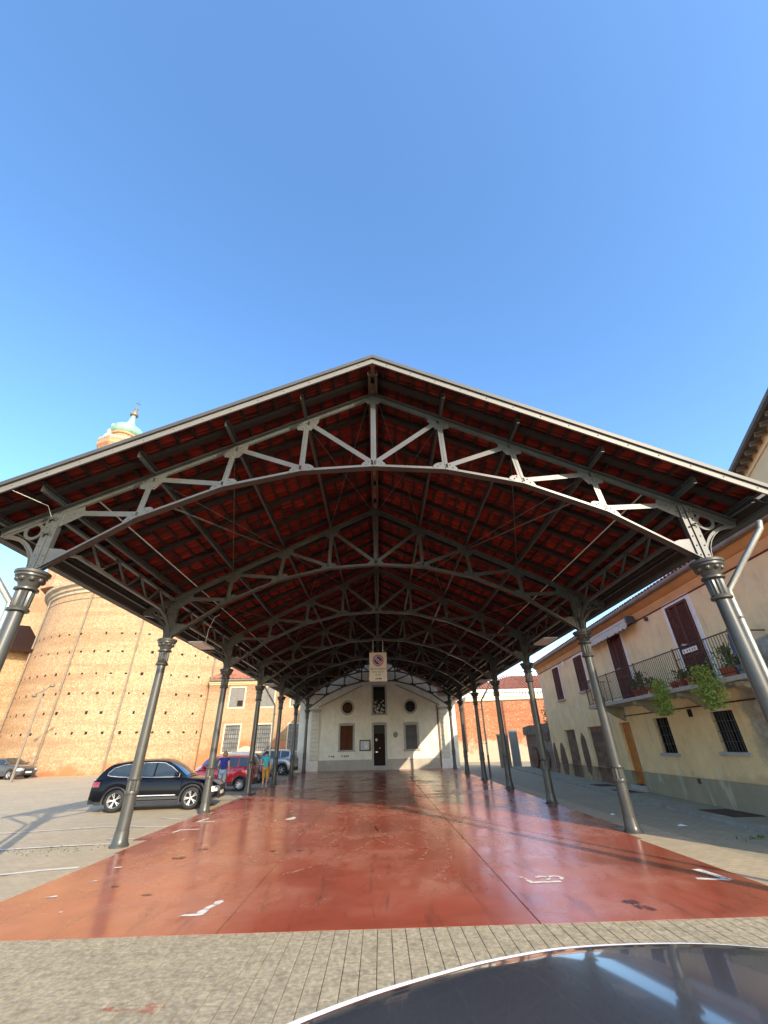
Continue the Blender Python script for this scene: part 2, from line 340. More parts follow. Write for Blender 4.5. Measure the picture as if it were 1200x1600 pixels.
def sheet(name, x0, x1, y0, y1, off, m, parent=None, nx=1):
    ys = sorted(set([y0, y1] + [q for q in (12, 60) if y0 < q < y1])); vs = []; fs = []
    for j, y in enumerate(ys):
        for i in range(nx+1): vs.append((x0+(x1-x0)*i/nx, y, gz(y)+off))
    for j in range(len(ys)-1):
        for i in range(nx): a = j*(nx+1)+i; fs.append((a, a+1, a+nx+2, a+nx+1))
    return mk(name, vs, fs, m, parent)

# ------------------------------------------------------------------ THE SETTING: ground
g = sheet('ground', -600, 600, -400, 1500, -.012, LOT); tag(g, kind='structure')
st = sheet('street', 6.35, 40, -8, 60, -.004, STREET); tag(st, kind='structure')
st = sheet('pavement', -14, 6.35, -8, 4.6, -.004, SAND); tag(st, kind='structure')
# border strips of stone beside the red floor
for sx in (-1, 1):
    pv = sheet('pavement', *((-6.75, -5.5) if sx < 0 else (5.5, 6.75)), 4.6, 37, 0.000, LOT); tag(pv, kind='structure')

# paving blocks in front of the canopy (rows run away from the camera)
pave = thing('paving', 'strip of grey concrete paving blocks in front of the red floor', 'paving', (0, 2.5, 0)); pave['wc'] = 1
del pave['label']; del pave['category']; tag(pave, kind='structure')
pw, pl = .165, .205
cand = []
for i in range(-44, 60):
    for j in range(0, 20):
        y1_ = 4.592 - (j*pl) + (0 if i % 2 == 0 else -pl/2)
        y0_ = y1_ - pl
        if i % 2 and j == 0: cand.append((i, 4.592-pl/2, 4.592))
        if y0_ < .9: continue
        cand.append((i, y0_, min(y1_, 4.592)))
def vis(x, y):
    d = Vector((x, y, 0)) - CAMP; wd = d.dot(fw)
    if wd < .1: return False
    px = 600+639*d.dot(rr)/wd; py = 800-639*d.dot(uu)/wd
    if not (-20 < px < 1220 and 1400 < py < 1615): return False
    # hidden by the parked car's roof
    arc = [(440,1600),(600,1541),(740,1501),(850,1480),(1000,1471),(1200,1477)]
    for (a, b), (c, e) in zip(arc, arc[1:]):
        if a <= px <= c and py > b+(e-b)*(px-a)/(c-a)+8: return False
    return True
near = []; rest = []
for c in cand:
    x = (c[0]+.5)*pw-.06; y = (c[1]+c[2])/2
    (near if vis(x, y) else rest).append(c)
near.sort(key=lambda c: (((c[0]+.5)*pw)**2 + ((c[1]+c[2])/2+2.06)**2))
rest += near[300:]; near = near[:300]
def paver(mb, x0, x1, y0, y1, z, tl=0):
    e = .0035
    tz = z+random.uniform(-.0005, .0005); tx_ = random.uniform(-.0006, .0006)
    v = [(x0,y0,-.01),(x1,y0,-.01),(x1,y1,-.01),(x0,y1,-.01),
         (x0,y0,tz-.003),(x1,y0,tz-.003),(x1,y1,tz-.003),(x0,y1,tz-.003),
         (x0+e,y0,tz-tx_),(x1-e,y0,tz+tx_),(x1-e,y1,tz+tx_),(x0+e,y1,tz-tx_)]
    f = [(0,1,5,4),(1,2,6,5),(2,3,7,6),(3,0,4,7),(4,5,9,8),(5,6,10,9),(6,7,11,10),(7,4,8,11),(8,9,10,11)]
    mb.add(v, f)
shape_cache = {}
for (i, y0_, y1_) in near:
    x0_ = i*pw-.06; L_ = round(y1_-y0_, 3); k = (L_, random.randrange(5))
    if k not in shape_cache:
        mb = MB(); paver(mb, -pw/2+.0032, pw/2-.0032, -L_/2+.0010, L_/2-.0010, .012)
        me = bpy.data.meshes.new('paver'); me.from_pydata([tuple(v) for v in mb.v], [], mb.f); me.materials.append(PAVER); shape_cache[k] = me
    o = link('paver', shape_cache[k], pave); o.location = Vector((x0_+pw/2, (y0_+y1_)/2, 0)) - pave.location
mb = MB()
for (i, y0_, y1_) in rest:
    x0_ = i*pw-.06; paver(mb, x0_+.0032, x0_+pw-.0032, y0_+.0010, y1_-.0010, .012)
tag(mb.build('pavers', PAVER, pave), kind='stuff')

# red floor: three slabs divided by recessed joints
fl = thing('floor', None, None, (0, 20, 0)); fl['wc'] = 1; tag(fl, kind='structure')
def slab(x0, x1, notch=0):
    ys = [4.6]; 
    vs = []; fs = []
    segs = [4.6, 9.25, 10.7] + [12.0] + [14.9, 15.5, 20.1, 20.75, 25.3, 26.0, 30.5, 31.2, 37.35]
    mb = MB()
    for a, b in zip(segs, segs[1:]):
        xo = x0; xi = x1
        inner = (a in (9.25, 14.9, 20.1, 25.3, 30.5))
        if notch:
            e = 5.62 if a < 9.2 else (5.72 if inner else 6.08)
            if notch < 0: xo = -e
            else: xi = e
        mb.add([(xo,a,gz(a)+.012),(xi,a,gz(a)+.012),(xi,b,gz(b)+.012),(xo,b,gz(b)+.012)], [(0,1,2,3)])
        if notch:
            xe = xo if notch < 0 else xi
            mb.add([(xe,a,gz(a)-.01),(xe,b,gz(b)-.01),(xe,b,gz(b)+.012),(xe,a,gz(a)+.012)], [(0,1,2,3)])
    mb.add([(x0 if notch >= 0 else -5.62,4.6,-.01),(x1 if notch <= 0 else 5.62,4.6,-.01),(x1 if notch <= 0 else 5.62,4.6,.012),(x0 if notch >= 0 else -5.62,4.6,.012)], [(0,1,2,3)])
    return mb
slab(-6, -1.965, -1).build('floor_slab', FLOOR, fl); slab(-1.955, 1.885).build('floor_slab', FLOOR, fl); slab(1.90, 6, 1).build('floor_slab', FLOOR, fl)
jb = MB(); jb.box(-1.97, -1.95, 4.6, 37.3, -.02, .004); jb.box(1.88, 1.905, 4.6, 37.3, -.02, .003)
# light chips along the joints
jb.build('floor_joint', SAND, fl)
tag(sheet('ground', -6.1, 6.1, 4.6, 37.3, -.006, SAND), kind='structure')

# painted marks
def poly_mark(name, polys, label, cat='floor marking', z=.0165, m=PAINT, grp=None):
    mb = MB()
    for p in polys:
        mb.add([(x, y, gz(y)+z) for x, y in p], [tuple(range(len(p)))])
    o = mb.build(name, m); 
    # make all faces point up
    for pl_ in o.data.polygons:
        if pl_.normal.z < 0: pl_.flip()
    return tag(o, label, cat, grp)
def bar(x0, y0, x1, y1, wd):
    d = Vector((x1-x0, y1-y0)); n_ = Vector((-d.y, d.x)).normalized()*wd/2
    return [(x0-n_.x, y0-n_.y), (x1-n_.x, y1-n_.y), (x1+n_.x, y1+n_.y), (x0+n_.x, y0+n_.y)]
def arcband(cx, cy, r, a0, a1, wd, n=10):
    L_ = []
    for i in range(n):
        t0 = R(a0+(a1-a0)*i/n); t1 = R(a0+(a1-a0)*(i+1)/n)
        L_.append([(cx+(r-wd/2)*math.cos(t0), cy+(r-wd/2)*math.sin(t0)), (cx+(r+wd/2)*math.cos(t0), cy+(r+wd/2)*math.sin(t0)),
                   (cx+(r+wd/2)*math.cos(t1), cy+(r+wd/2)*math.sin(t1)), (cx+(r-wd/2)*math.cos(t1), cy+(r-wd/2)*math.sin(t1))])
    return L_
# sideways "13": 1 is a bar, 3 is two bowls open to the left of the reader
m13 = [bar(2.28, 6.235, 2.78, 6.25, .075), [(2.28,6.27),(2.36,6.27),(2.30,6.40),(2.25,6.38)], [(2.27,6.44),(2.31,6.44),(2.31,6.48),(2.26,6.49)],[(2.21,6.52),(2.27,6.5),(2.27,6.56),(2.22,6.57)]]
m13 += arcband(2.56, 6.45, .095, -75, 165, .06) + arcband(2.76, 6.45, .10, -60, 180, .06)
poly_mark('floor_number', m13, 'white painted 13 lying sideways on the red floor, right of the joint', z=.0170)
poly_mark('corner_mark', [bar(4.86, 6.19, 5.30, 6.085, .10), bar(5.27, 6.12, 5.30, 6.70, .0) if False else [(5.24,6.13),(5.36,6.06),(5.28,6.72),(5.13,6.70)]], 'white painted angle mark near the right edge of the red floor')
poly_mark('corner_mark', [[(-2.66,5.22),(-2.45,5.21),(-2.36,5.24),(-2.34,5.31),(-2.44,5.30),(-2.60,5.285)], [(-2.46,5.31),(-2.35,5.30),(-2.34,5.44),(-2.42,5.46),(-2.47,5.40)], [(-2.44,5.49),(-2.36,5.47),(-2.30,5.62),(-2.38,5.66)], [(-2.36,5.66),(-2.28,5.64),(-2.25,5.78),(-2.31,5.84),(-2.38,5.76)]],
          'worn white check-shaped paint mark on the left of the red floor')
poly_mark('corner_mark', [bar(-5.52, 11.6, -5.46, 12.02, .09), bar(-5.48, 12.0, -4.98, 12.05, .12)], 'white painted L-shaped corner mark inside the floor edge, nearer the camera')
poly_mark('corner_mark', [bar(-5.56, 13.3, -5.0, 13.3, .13), bar(-5.52, 13.35, -5.42, 13.95, .09)], 'small white corner mark inside the floor edge, farther by the third column')
poly_mark('paint_spots', [[(-4.42,5.52),(-4.36,5.50),(-4.37,5.56)], [(-2.86,13.2),(-2.62,13.25),(-2.60,13.6),(-2.72,13.8),(-2.88,13.4)], [(-3.2,13.1),(-3.12,13.1),(-3.14,13.3)], [(-3.06,14.9),(-2.98,14.9),(-3.0,15.1)], [(1.0,6.55),(1.03,6.55),(1.03,6.6)],[(-5.0,7.9),(-4.86,7.95),(-4.9,8.02),(-5.02,7.98)],[(-4.95,7.0),(-4.8,7.05),(-4.82,7.1)],[(-5.1,6.2),(-4.9,6.22),(-4.95,6.3)],[(3.3,9.6),(3.36,9.6),(3.36,9.7)],[(3.0,9.8),(3.03,9.8),(3.03,9.86)]], 'scattered white paint flecks on the red floor', 'paint flecks')
# bay lines on the lot
def line_poly(pts, wd):
    return [bar(*pts[i], *pts[i+1], wd) for i in range(len(pts)-1)]
L_ = line_poly([(-9.6, 7.0), (-7.6, 7.55), (-6.87, 7.72), (-6.36, 7.95), (-5.75, 8.1)], .12)
poly_mark('bay_line', L_, 'curved white bay line on the left paving, nearest the camera', 'parking line', z=.008)
poly_mark('bay_line', line_poly([(-12, 9.6), (-8.76, 10.0), (-7.47, 10.25), (-6.3, 10.4)], .10), 'white bay line running to the foot of the second left column', 'parking line', z=.008)
poly_mark('bay_line', line_poly([(-13, 11.6), (-9.99, 12.4), (-8.18, 12.9), (-7.2, 13.0)], .08), 'faint white bay line behind the black car', 'parking line', z=.008)
poly_mark('bay_line', line_poly([(-7.3, 12.75), (-6.13, 12.7)], .10), 'short white stroke on the paving between the second and third left columns', 'parking line', z=.008)
poly_mark('bay_line', line_poly([(-6.9,11.0),(-6.15,10.95)], .10), 'short white stroke on the paving just behind the second left column', 'parking line', z=.008)
poly_mark('bay_line', line_poly([(-7.1, 14.4), (-6.3, 14.0)], .08), 'short slanting white stroke on the paving in front of the third left column', 'parking line', z=.008)
RUSTR = mat('red_stain_paint', (.45,.15,.09), .85, 0, .2, 9); worn(RUSTR, .47)
poly_mark('red_stain', [[(-2.12,2.96),(-1.9,2.93),(-1.83,3.0),(-1.88,3.12),(-1.98,3.1),(-2.05,3.06)], [(-2.45,3.02),(-2.2,2.98),(-2.1,3.0),(-2.3,3.06)]], 'small faded red paint spot on the paving blocks', 'paint mark', z=.0163, m=RUSTR)
OILM = mat('oil_stain', (.09,.035,.028), .35, 0, .3, 20); worn(OILM, .54)
def blot(cx, cy, rx, ry, n=22, sd=0):
    random.seed(sd); p = []
    for i in range(n):
        t = 2*math.pi*i/n; q = random.uniform(.55, 1.1); p.append((cx+rx*q*math.cos(t), cy+ry*q*math.sin(t)))
    return p
poly_mark('dark_smear', [blot(3.33, 5.25, .14, .10, sd=3), [(3.3,5.2),(3.42,5.12),(3.5,4.92),(3.42,4.9),(3.36,5.02),(3.31,4.95),(3.28,5.08)]], 'dark smudge at the near edge of the red floor', 'stain', m=OILM, z=.0155)
poly_mark('oil_spots', [blot(-4.1, 8.6, .16, .12, sd=5), blot(-3.9, 9.4, .12, .1, sd=6), blot(-2.3, 9.0, .11, .07, sd=8), blot(-3.55,6.2,.10,.05,sd=9), blot(-1.7,9.0,.09,.07,sd=11), blot(-4.3, 6.7, .08,.05,sd=12)], 'small dark oil spots on the left half of the red floor', 'stain', m=OILM, z=.0155)
SCUFF = mat('tyre_scuff', (.50,.21,.135), .3, 0, .2, 6, 0); worn(SCUFF, .46)
random.seed(77)
for (cx_, cy_, r_, a0, a1, lab) in ((-4.2, 9.0, 5.6, -32, 38, 'pale curved tyre scuff right of the middle of the red floor'), (-4.9, 9.6, 5.9, -30, 30, 'pale curved tyre scuff inside the outer scuff on the red floor'), (-7.2, 12.5, 6.2, -28, 20, 'pale curved tyre scuff near the centre of the red floor'), (3.9, 13.8, 4.4, 150, 215, 'pale curved tyre scuff bending left on the red floor'), (-6.0, 11.2, 5.1, -38, 12, 'short pale tyre scuff left of the floor centre'), (-5.6, 11.0, 5.5, -45, 15, 'pale tyre scuff just left of the floor centre line'), (5.2, 12.2, 5.4, 165, 222, 'pale tyre scuff curving toward the near edge at the floor centre'), (5.6, 12.6, 6.3, 168, 220, 'outermost left-bending pale tyre scuff on the floor')):
    poly = arcband(cx_, cy_, r_, a0, a1, .09, 40)
    ring_ = [p[0] for p in poly]+[poly[-1][3]]+[p[1] for p in poly][::-1]
    vs_ = []; fs_ = []
    for i_, p in enumerate(poly):
        b_ = len(vs_); vs_ += [(q[0], q[1], gz(q[1])+.0142) for q in p]; fs_.append((b_, b_+1, b_+2, b_+3))
    o = mk('tyre_scuff', vs_, fs_, SCUFF)
    bm_ = bmesh.new(); bm_.from_mesh(o.data); bmesh.ops.remove_doubles(bm_, verts=bm_.verts, dist=.0005); bmesh.ops.recalc_face_normals(bm_, faces=bm_.faces); bm_.to_mesh(o.data); bm_.free()
    tag(o, lab, 'tyre mark')
# litter
def litter(x, y, s, label):
    mb = MB(); mb.add([(x-s,y-s*.4,gz(y)+.012),(x+s,y-s*.5,gz(y)+.014),(x+s*.8,y+s*.5,gz(y)+.012),(x,y+s*.3,gz(y)+.05),(x-s*.7,y+s*.6,gz(y)+.014)], [(0,1,3),(1,2,3),(2,4,3),(4,0,3)])
    tag(mb.build('paper_scrap', PLATE), label, 'litter')
litter(7.5, 10.6, .12, 'crumpled white paper scrap on the shaded street')
litter(6.75, 12.6, .08, 'small white paper scrap beyond the second right column')

# ------------------------------------------------------------------ THE CANOPY
XM = -.05; W = 5.99; S = 5.2236; Y1 = 4.76; NT = 7; CT = 4.663
TCZ = lambda x: 8.82-.495*abs(x)       # centre line of the top chord
canopy = thing('market_canopy', 'long open market canopy with grey iron trusses, slender columns and red tiled roof', 'canopy', (XM, Y1, 0)); canopy['wc'] = 1
def LP(x, y, z): return Vector((XM+x, y, z))
# --- column prototype (local)
def column_obj():
    mb = MB(); fl_ = lambda k, z: (1.0 if (k % 2) else .86)
    mb.lathe([(.145,.0),(.14,.35),(.13,1.02)], n=20)
    mb.lathe([(.128,1.34),(.118,2.4),(.105,3.97)], n=20)
    o = mb.build('column', STEEL, canopy, smooth=False); smoothby(o)
    b = MB().lathe([(.21,-.02),(.21,.03),(.185,.06),(.165,.14),(.15,.3)], n=20).build('base', STEEL, o); smoothby(b)
    c = MB().lathe([(.15,1.0),(.16,1.03),(.15,1.07)], n=20).lathe([(.14,1.07),(.14,1.29)], n=24, rfun=fl_).lathe([(.15,1.29),(.165,1.32),(.15,1.36)], n=20)
    c = c.build('collar', STEEL, o); smoothby(c)
    k = MB().lathe([(.11,3.95),(.16,3.97),(.165,4.0),(.13,4.04)], n=20).lathe([(.125,4.03),(.135,4.06),(.14,4.28),(.13,4.32)], n=28, rfun=fl_).lathe([(.13,4.31),(.18,4.33),(.18,4.36),(.135,4.39)], n=20)
    k.lathe([(.135,4.38),(.15,4.42),(.20,4.54),(.235,4.56),(.235,4.59),(.26,4.61),(.265,4.65),(.24,4.665)], n=24)
    for i in range(8):
        t = 2*math.pi*i/8; k.add(*ico(.05, (.175*math.cos(t), .175*math.sin(t), 4.51), 2, (1,1,1.3) if False else (1,1,1)))
    k = k.build('capital', STEEL, o); smoothby(k, 40)
    return o
# --- truss prototype (local x,z with y thickness)
BN = [(0,6.904),(1.472,6.808),(2.989,6.447),(4.482,5.777),(5.93,4.78)]
TN_ = [(0,8.82),(1.441,TCZ(1.441)),(2.886,TCZ(2.886)),(4.411,TCZ(4.411)),(5.94,TCZ(5.94))]
def rivet(mb, x, z, y=-.02, r=.016):
    mb.lathe([(r, 0), (r*.8, -.012), (r*.3, -.016)], (x, y, z), 6, axis='y')
def truss_obj():
    yv = (0, 1, 0)
    # top chord: web plate + two angle flanges on top
    mb = MB()
    for s in (-1, 1):
        a, b = (0, TCZ(0)), (s*6.88, TCZ(6.88))
        mb.beam((a[0],0,a[1]), (b[0],0,b[1]), .014, .14, up=(0,0,1))
        mb.beam((a[0],0,a[1]+.062), (b[0],0,b[1]+.062), .16, .014)
        mb.beam((a[0],0,a[1]-.055), (b[0],0,b[1]-.055), .05, .012)
    for s in (-1, 1):
        for i in range(26):
            x = s*(.25+i*.255); rivet(mb, x, TCZ(x), -.007)
    top = mb.build('truss', STEEL, canopy)
    # bottom chord: T section, polygonal
    mb = MB()
    for s in (-1, 1):
        for (a, b) in zip(BN, BN[1:]):
            mb.beam((s*a[0],0,a[1]-.025), (s*b[0],0,b[1]-.025), .014, .10)
            mb.beam((s*a[0],0,a[1]-.07), (s*b[0],0,b[1]-.07), .15, .014)
            d = Vector((b[0]-a[0], b[1]-a[1]))
    mb.build('bottom_chord', STEEL, top)
    for i in range(0, 4):
        for s in ((-1, 1) if i else (1,)):
            mb = MB(); a, b = TN_[i], BN[i]
            for q in (-.03, .03): mb.beam((s*a[0]+q, -.014, a[1]), (s*b[0]+q, -.014, b[1]), .050, .014, up=yv)
            mb.beam((s*a[0], 0.0, a[1]), (s*b[0], 0.0, b[1]), .014, .06, up=yv)
            mb.build('post', STEEL, top)
    for i in range(1, 5):
        for s in (-1, 1):
            a, b = TN_[i], BN[i-1]; mb = MB()
            if i == 4: a = (5.75, a[1]+.0)
            mb.beam((s*a[0], -.014, a[1]-.03), (s*b[0], -.014, b[1]+.03), .105, .014, up=yv)
            mb.beam((s*a[0], 0.012, a[1]-.03), (s*b[0], 0.012, b[1]+.03), .02, .05, up=yv)
            mb.build('brace', STEEL, top)
    # gussets with rivets
    gp = lambda u, v, d: (u, -.020+d, v)
    for i in range(0, 4):
        for s in ((-1, 1) if i else (1,)):
            x, z = s*TN_[i][0], TN_[i][1]; mb = MB()
            sl = -.495*s if i else 0
            if i == 0: poly = [(-.26,z-.08),(0,z+.04),(.26,z-.08),(.10,z-.23),(-.10,z-.23)]
            else:
                poly = [(x-.21,z-.21*sl+.03),(x+.21,z+.21*sl+.03),(x+.20,z+.20*sl-.15),(x+.08,z-.27),(x-.08,z-.27),(x-.20,z-.20*sl-.15)]
                # longer toward the ridge-side brace
                poly = [(x+ (q[0]-x)*(1.25 if (q[0]-x)*s < 0 else 1), q[1]) for q in poly]
            mb.prism(poly, gp, .012)
            for (rx, rz) in ((-.16,-.12),(.16,-.14),(0,-.06),(0,-.2),(-.07,-.22),(.08,-.22)): rivet(mb, x+rx, z+rz, -.020)
            mb.build('gusset_plate', STEEL, top)
    for i in range(0, 4):
        for s in ((-1, 1) if i else (1,)):
            x, z = s*BN[i][0], BN[i][1]; mb = MB(); sl = 0 if i == 0 else s*(BN[i+1][1]-BN[i-1][1])/(BN[i+1][0]-BN[i-1][0])
            poly = [(x+.26*math.cos(t), z-.035+.26*math.cos(t)*sl+.17*math.sin(t)) for t in [math.pi*k/8 for k in range(9)]]
            mb.prism(poly[::-1], gp, .012)
            for (rx, rz) in ((-.15,.02),(.15,.02),(0,.07),(0,.0),(-.1,.08),(.1,.08)): rivet(mb, x+rx, z+rz+rx*sl, -.020)
            mb.build('gusset_plate', STEEL, top)
    for s in (-1, 1):
        # column head: wide box plate up to the chord, with side channel
        mb = MB(); x = s*5.99; tz = TCZ(5.99)-.05
        mb.box(x-.115, x+.115, -.05, .05, 4.65, tz+.02)
        mb.box(x-.018, x+.018, -.075, -.05, 4.68, tz)
        for z in [4.78+.19*k for k in range(6)]:
            rivet(mb, x-.07, z, -.05); rivet(mb, x+.075, z, -.05)
        xi = x-s*.115
        mb.prism([(xi, 4.72), (xi-s*.42, 5.03), (xi-s*.22, 5.10), (xi, 5.12)][::(1 if s < 0 else -1)], gp, .012)
        mb.prism([(xi+s*.02, tz+.05), (xi-s*.34, tz+.19), (xi-s*.40, tz+.0), (xi-s*.08, tz-.20), (xi+s*.02, tz-.25)][::(1 if s < 0 else -1)], gp, .012)
        for (rx, rz) in ((.1,.02),(.2,.03),(.3,.05),(.18,-.06),(.04,-.1)): rivet(mb, xi-s*rx, tz+rz, -.02)
        mb.build('column_head', STEEL, top)
        # outrigger bracket with ring
        mb = MB(); xo = x+s*.115
        pts = []
        for k in range(9):
            t = k/8; ang = t*math.pi/2
            px_ = xo + s*(.72*(1-math.cos(ang))+.0); pz_ = 4.72 + (TCZ(6.83)-.05-4.72)*math.sin(ang)**1.0
            pts.append((px_, pz_))
        for a, b in zip(pts, pts[1:]):
            mb.beam((a[0],0,a[1]), (b[0],0,b[1]), .018, .06); mb.beam((a[0]+s*.012,0,a[1]-.03), (b[0]+s*.012,0,b[1]-.03), .10, .012)
        cx_, cz_ = xo+s*.20, tz-.33; m_ = 24
        for k in range(m_):
            t0, t1 = 2*math.pi*k/m_, 2*math.pi*(k+1)/m_
            mb.prism([(cx_+.12*math.cos(t0), cz_+.12*math.sin(t0)), (cx_+.12*math.cos(t1), cz_+.12*math.sin(t1)), (cx_+.175*math.cos(t1), cz_+.175*math.sin(t1)), (cx_+.175*math.cos(t0), cz_+.175*math.sin(t0))], lambda u, v, d: (u, -.012+d, v), .024)
        mb.beam((xo+s*.02,0,4.75), (xo+s*.02,0,tz), .02, .05, up=(1,0,0))
        mb.beam((xo,0,TCZ(abs(xo))-.085), (s*6.8,0,TCZ(6.8)-.085), .02, .05)
        mb.beam((xo+s*.30,0,cz_+.13), (xo+s*.52,0,cz_+.13), .02, .04)
        mb.build('bracket', STEEL, top)
        if True:
            mb = MB()
            for z in (tz-.12, tz-.42):
                mb.box(x+s*.03-.03, x+s*.03+.03, -.10, -.05, z-.02, z+.02); mb.tube([(x+s*.03, -.05, z), (x+s*.03, -.15, z+.01)], .012, 6); mb.tube([(x-.05, -.11, z-.02), (x+.09, -.11, z+.03)], .015, 6)
            mb.build('clamp', STEEL, top)
    return top
col0 = column_obj(); tr0 = truss_obj()
for i in range(NT):
    y = Y1+S*i
    t = tr0 if i == 0 else dup(tr0)
    t.parent = canopy; t.location = (0, y-Y1, 0)
    for s in (-1, 1):
        c = col0 if (i == 0 and s < 0) else dup(col0)
        c.parent = canopy; c.location = (s*W, y-Y1, gz(y)*(1)); c.scale = (1, 1, (CT-gz(y))/CT)
CL = lambda mb, name, m, **k: mb.build(name, m, canopy, **k)
YF, YE = 4.13, 37.0
# purlins: steel C channels
def purlin(x, s, h=.13):
    zb = TCZ(x)+.075; mb = MB()
    mb.box(XM+x-.004, XM+x+.004, YF, YE, zb, zb+h)
    x2 = x + s*.06
    mb.box(XM+min(x, x2), XM+max(x, x2), YF, YE, zb-.004, zb+.004)
    mb.box(XM+min(x, x2), XM+max(x, x2), YF, YE, zb+h-.004, zb+h+.004)
    CL(mb, 'purlin', STEEL)
for s in (-1, 1):
    for x in (.10, 1.50, 2.93, 4.43, 5.93, 6.80): purlin(s*x, -s)
# rafters, battens, tiles
RZ = lambda x: TCZ(x)+.075+.14
slope = math.atan(.495); XE = 6.98
k = 0; y = 4.455
while y < 37.0:
    for s in (-1, 1):
        a = LP(s*.02, y, RZ(.02)+.035); b = LP(s*XE, y, RZ(XE)+.035)
        CL(MB().beam(a, b, .13, .09), 'rafter', WOOD)
    y += 1.044
BS = .3015
for s in (-1, 1):
    for i in range(1, 24):
        x = i*BS-.06
        if x > XE-.03: break
        a = LP(s*x, 4.10, RZ(x)+.09); b = LP(s*x, 37.0, RZ(x)+.09)
        CL(MB().beam(a, b, .055, .035), 'batten', WOOD)
# tiles: flat interlocking tiles, ribbed underside
def tile_mb(mb, s, xc, yc, jit=0):
    """one tile, origin at its centre; slope-aligned"""
    L2 = .5*.36; w2 = .095; ca, sa = math.cos(slope), math.sin(slope)
    def P(u, v, w_): # u down slope, v along y, w_ normal
        return (xc + s*(u*ca + w_*sa), yc+v, RZ(abs(xc))+.118 - u*sa + w_*ca + u*.05)
    secs = [(-w2, .012), (-w2*.72, .022), (-w2*.45, 0), (0, .008), (w2*.45, 0), (w2*.72, .022), (w2, .014)]
    vs = []
    for u in (-L2, L2):
        for v, h in secs: vs.append(P(u, v, h+jit))
        for v, h in secs: vs.append(P(u, v, h+.016+jit))
    n = len(secs); f = []
    for i in range(n-1):
        f.append((i, i+1, 2*n+i+1, 2*n+i)); f.append((n+i, 3*n+i, 3*n+i+1, n+i+1))
        f.append((i, n+i, n+i+1, i+1)); f.append((2*n+i, 2*n+i+1, 3*n+i+1, 3*n+i))
    f += [(0, 2*n, 3*n, n), (n-1, 2*n-1, 4*n-1, 3*n-1)]
    mb.add(vs, f)
tiles = []
for s in (-1, 1):
    for i in range(0, 23):
        xc = (i+.5)*BS-.04
        for j in range(0, 162):
            tiles.append((s, xc, 4.12+.1015+j*.203))
def tkey(t):
    p = LP(t[0]*t[1], t[2], RZ(t[1])+.1); return (p-CAMP).length
tiles.sort(key=tkey)
tile_mesh = {}
for s in (-1, 1):
    mb = MB(); 
    # centre at slope position 0 handled via offsets
    L2 = .18; w2 = .103; ca, sa = math.cos(slope), math.sin(slope)
    tmp = MB(); tile_mb(tmp, s, s*1.0, 0)
    base = Vector((s*1.0, 0, RZ(1.0)))
    me = bpy.data.meshes.new('roof_tile'); me.from_pydata([tuple(v-base) for v in tmp.v], [], tmp.f); me.materials.append(TILE); tile_mesh[s] = me
random.seed(11)
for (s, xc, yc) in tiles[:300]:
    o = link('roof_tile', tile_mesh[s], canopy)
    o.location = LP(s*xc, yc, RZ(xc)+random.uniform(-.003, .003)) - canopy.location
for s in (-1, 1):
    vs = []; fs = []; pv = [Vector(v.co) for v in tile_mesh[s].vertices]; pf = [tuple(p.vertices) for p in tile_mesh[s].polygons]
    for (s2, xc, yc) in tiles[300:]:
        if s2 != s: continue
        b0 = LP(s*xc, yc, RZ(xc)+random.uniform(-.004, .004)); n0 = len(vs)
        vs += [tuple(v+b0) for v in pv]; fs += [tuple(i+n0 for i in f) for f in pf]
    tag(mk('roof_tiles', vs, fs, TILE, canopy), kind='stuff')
# added sheet over the tiles to stop sun leaking through, plus ridge cap
mb = MB()
for s in (-1, 1):
    mb.prism([(s*0, RZ(0)+.19), (s*(XE+.06), RZ(XE+.06)+.19), (s*(XE+.06), RZ(XE+.06)+.165), (s*0, RZ(0)+.165)], lambda u, v, d: (XM+u, 4.02+d, v), 33.0)
mb.tube([(XM, 4.0, RZ(0)+.17), (XM, 37.0, RZ(0)+.17)], .09, 10)
CL(mb, 'sun_seal_and_ridge', TILE2)
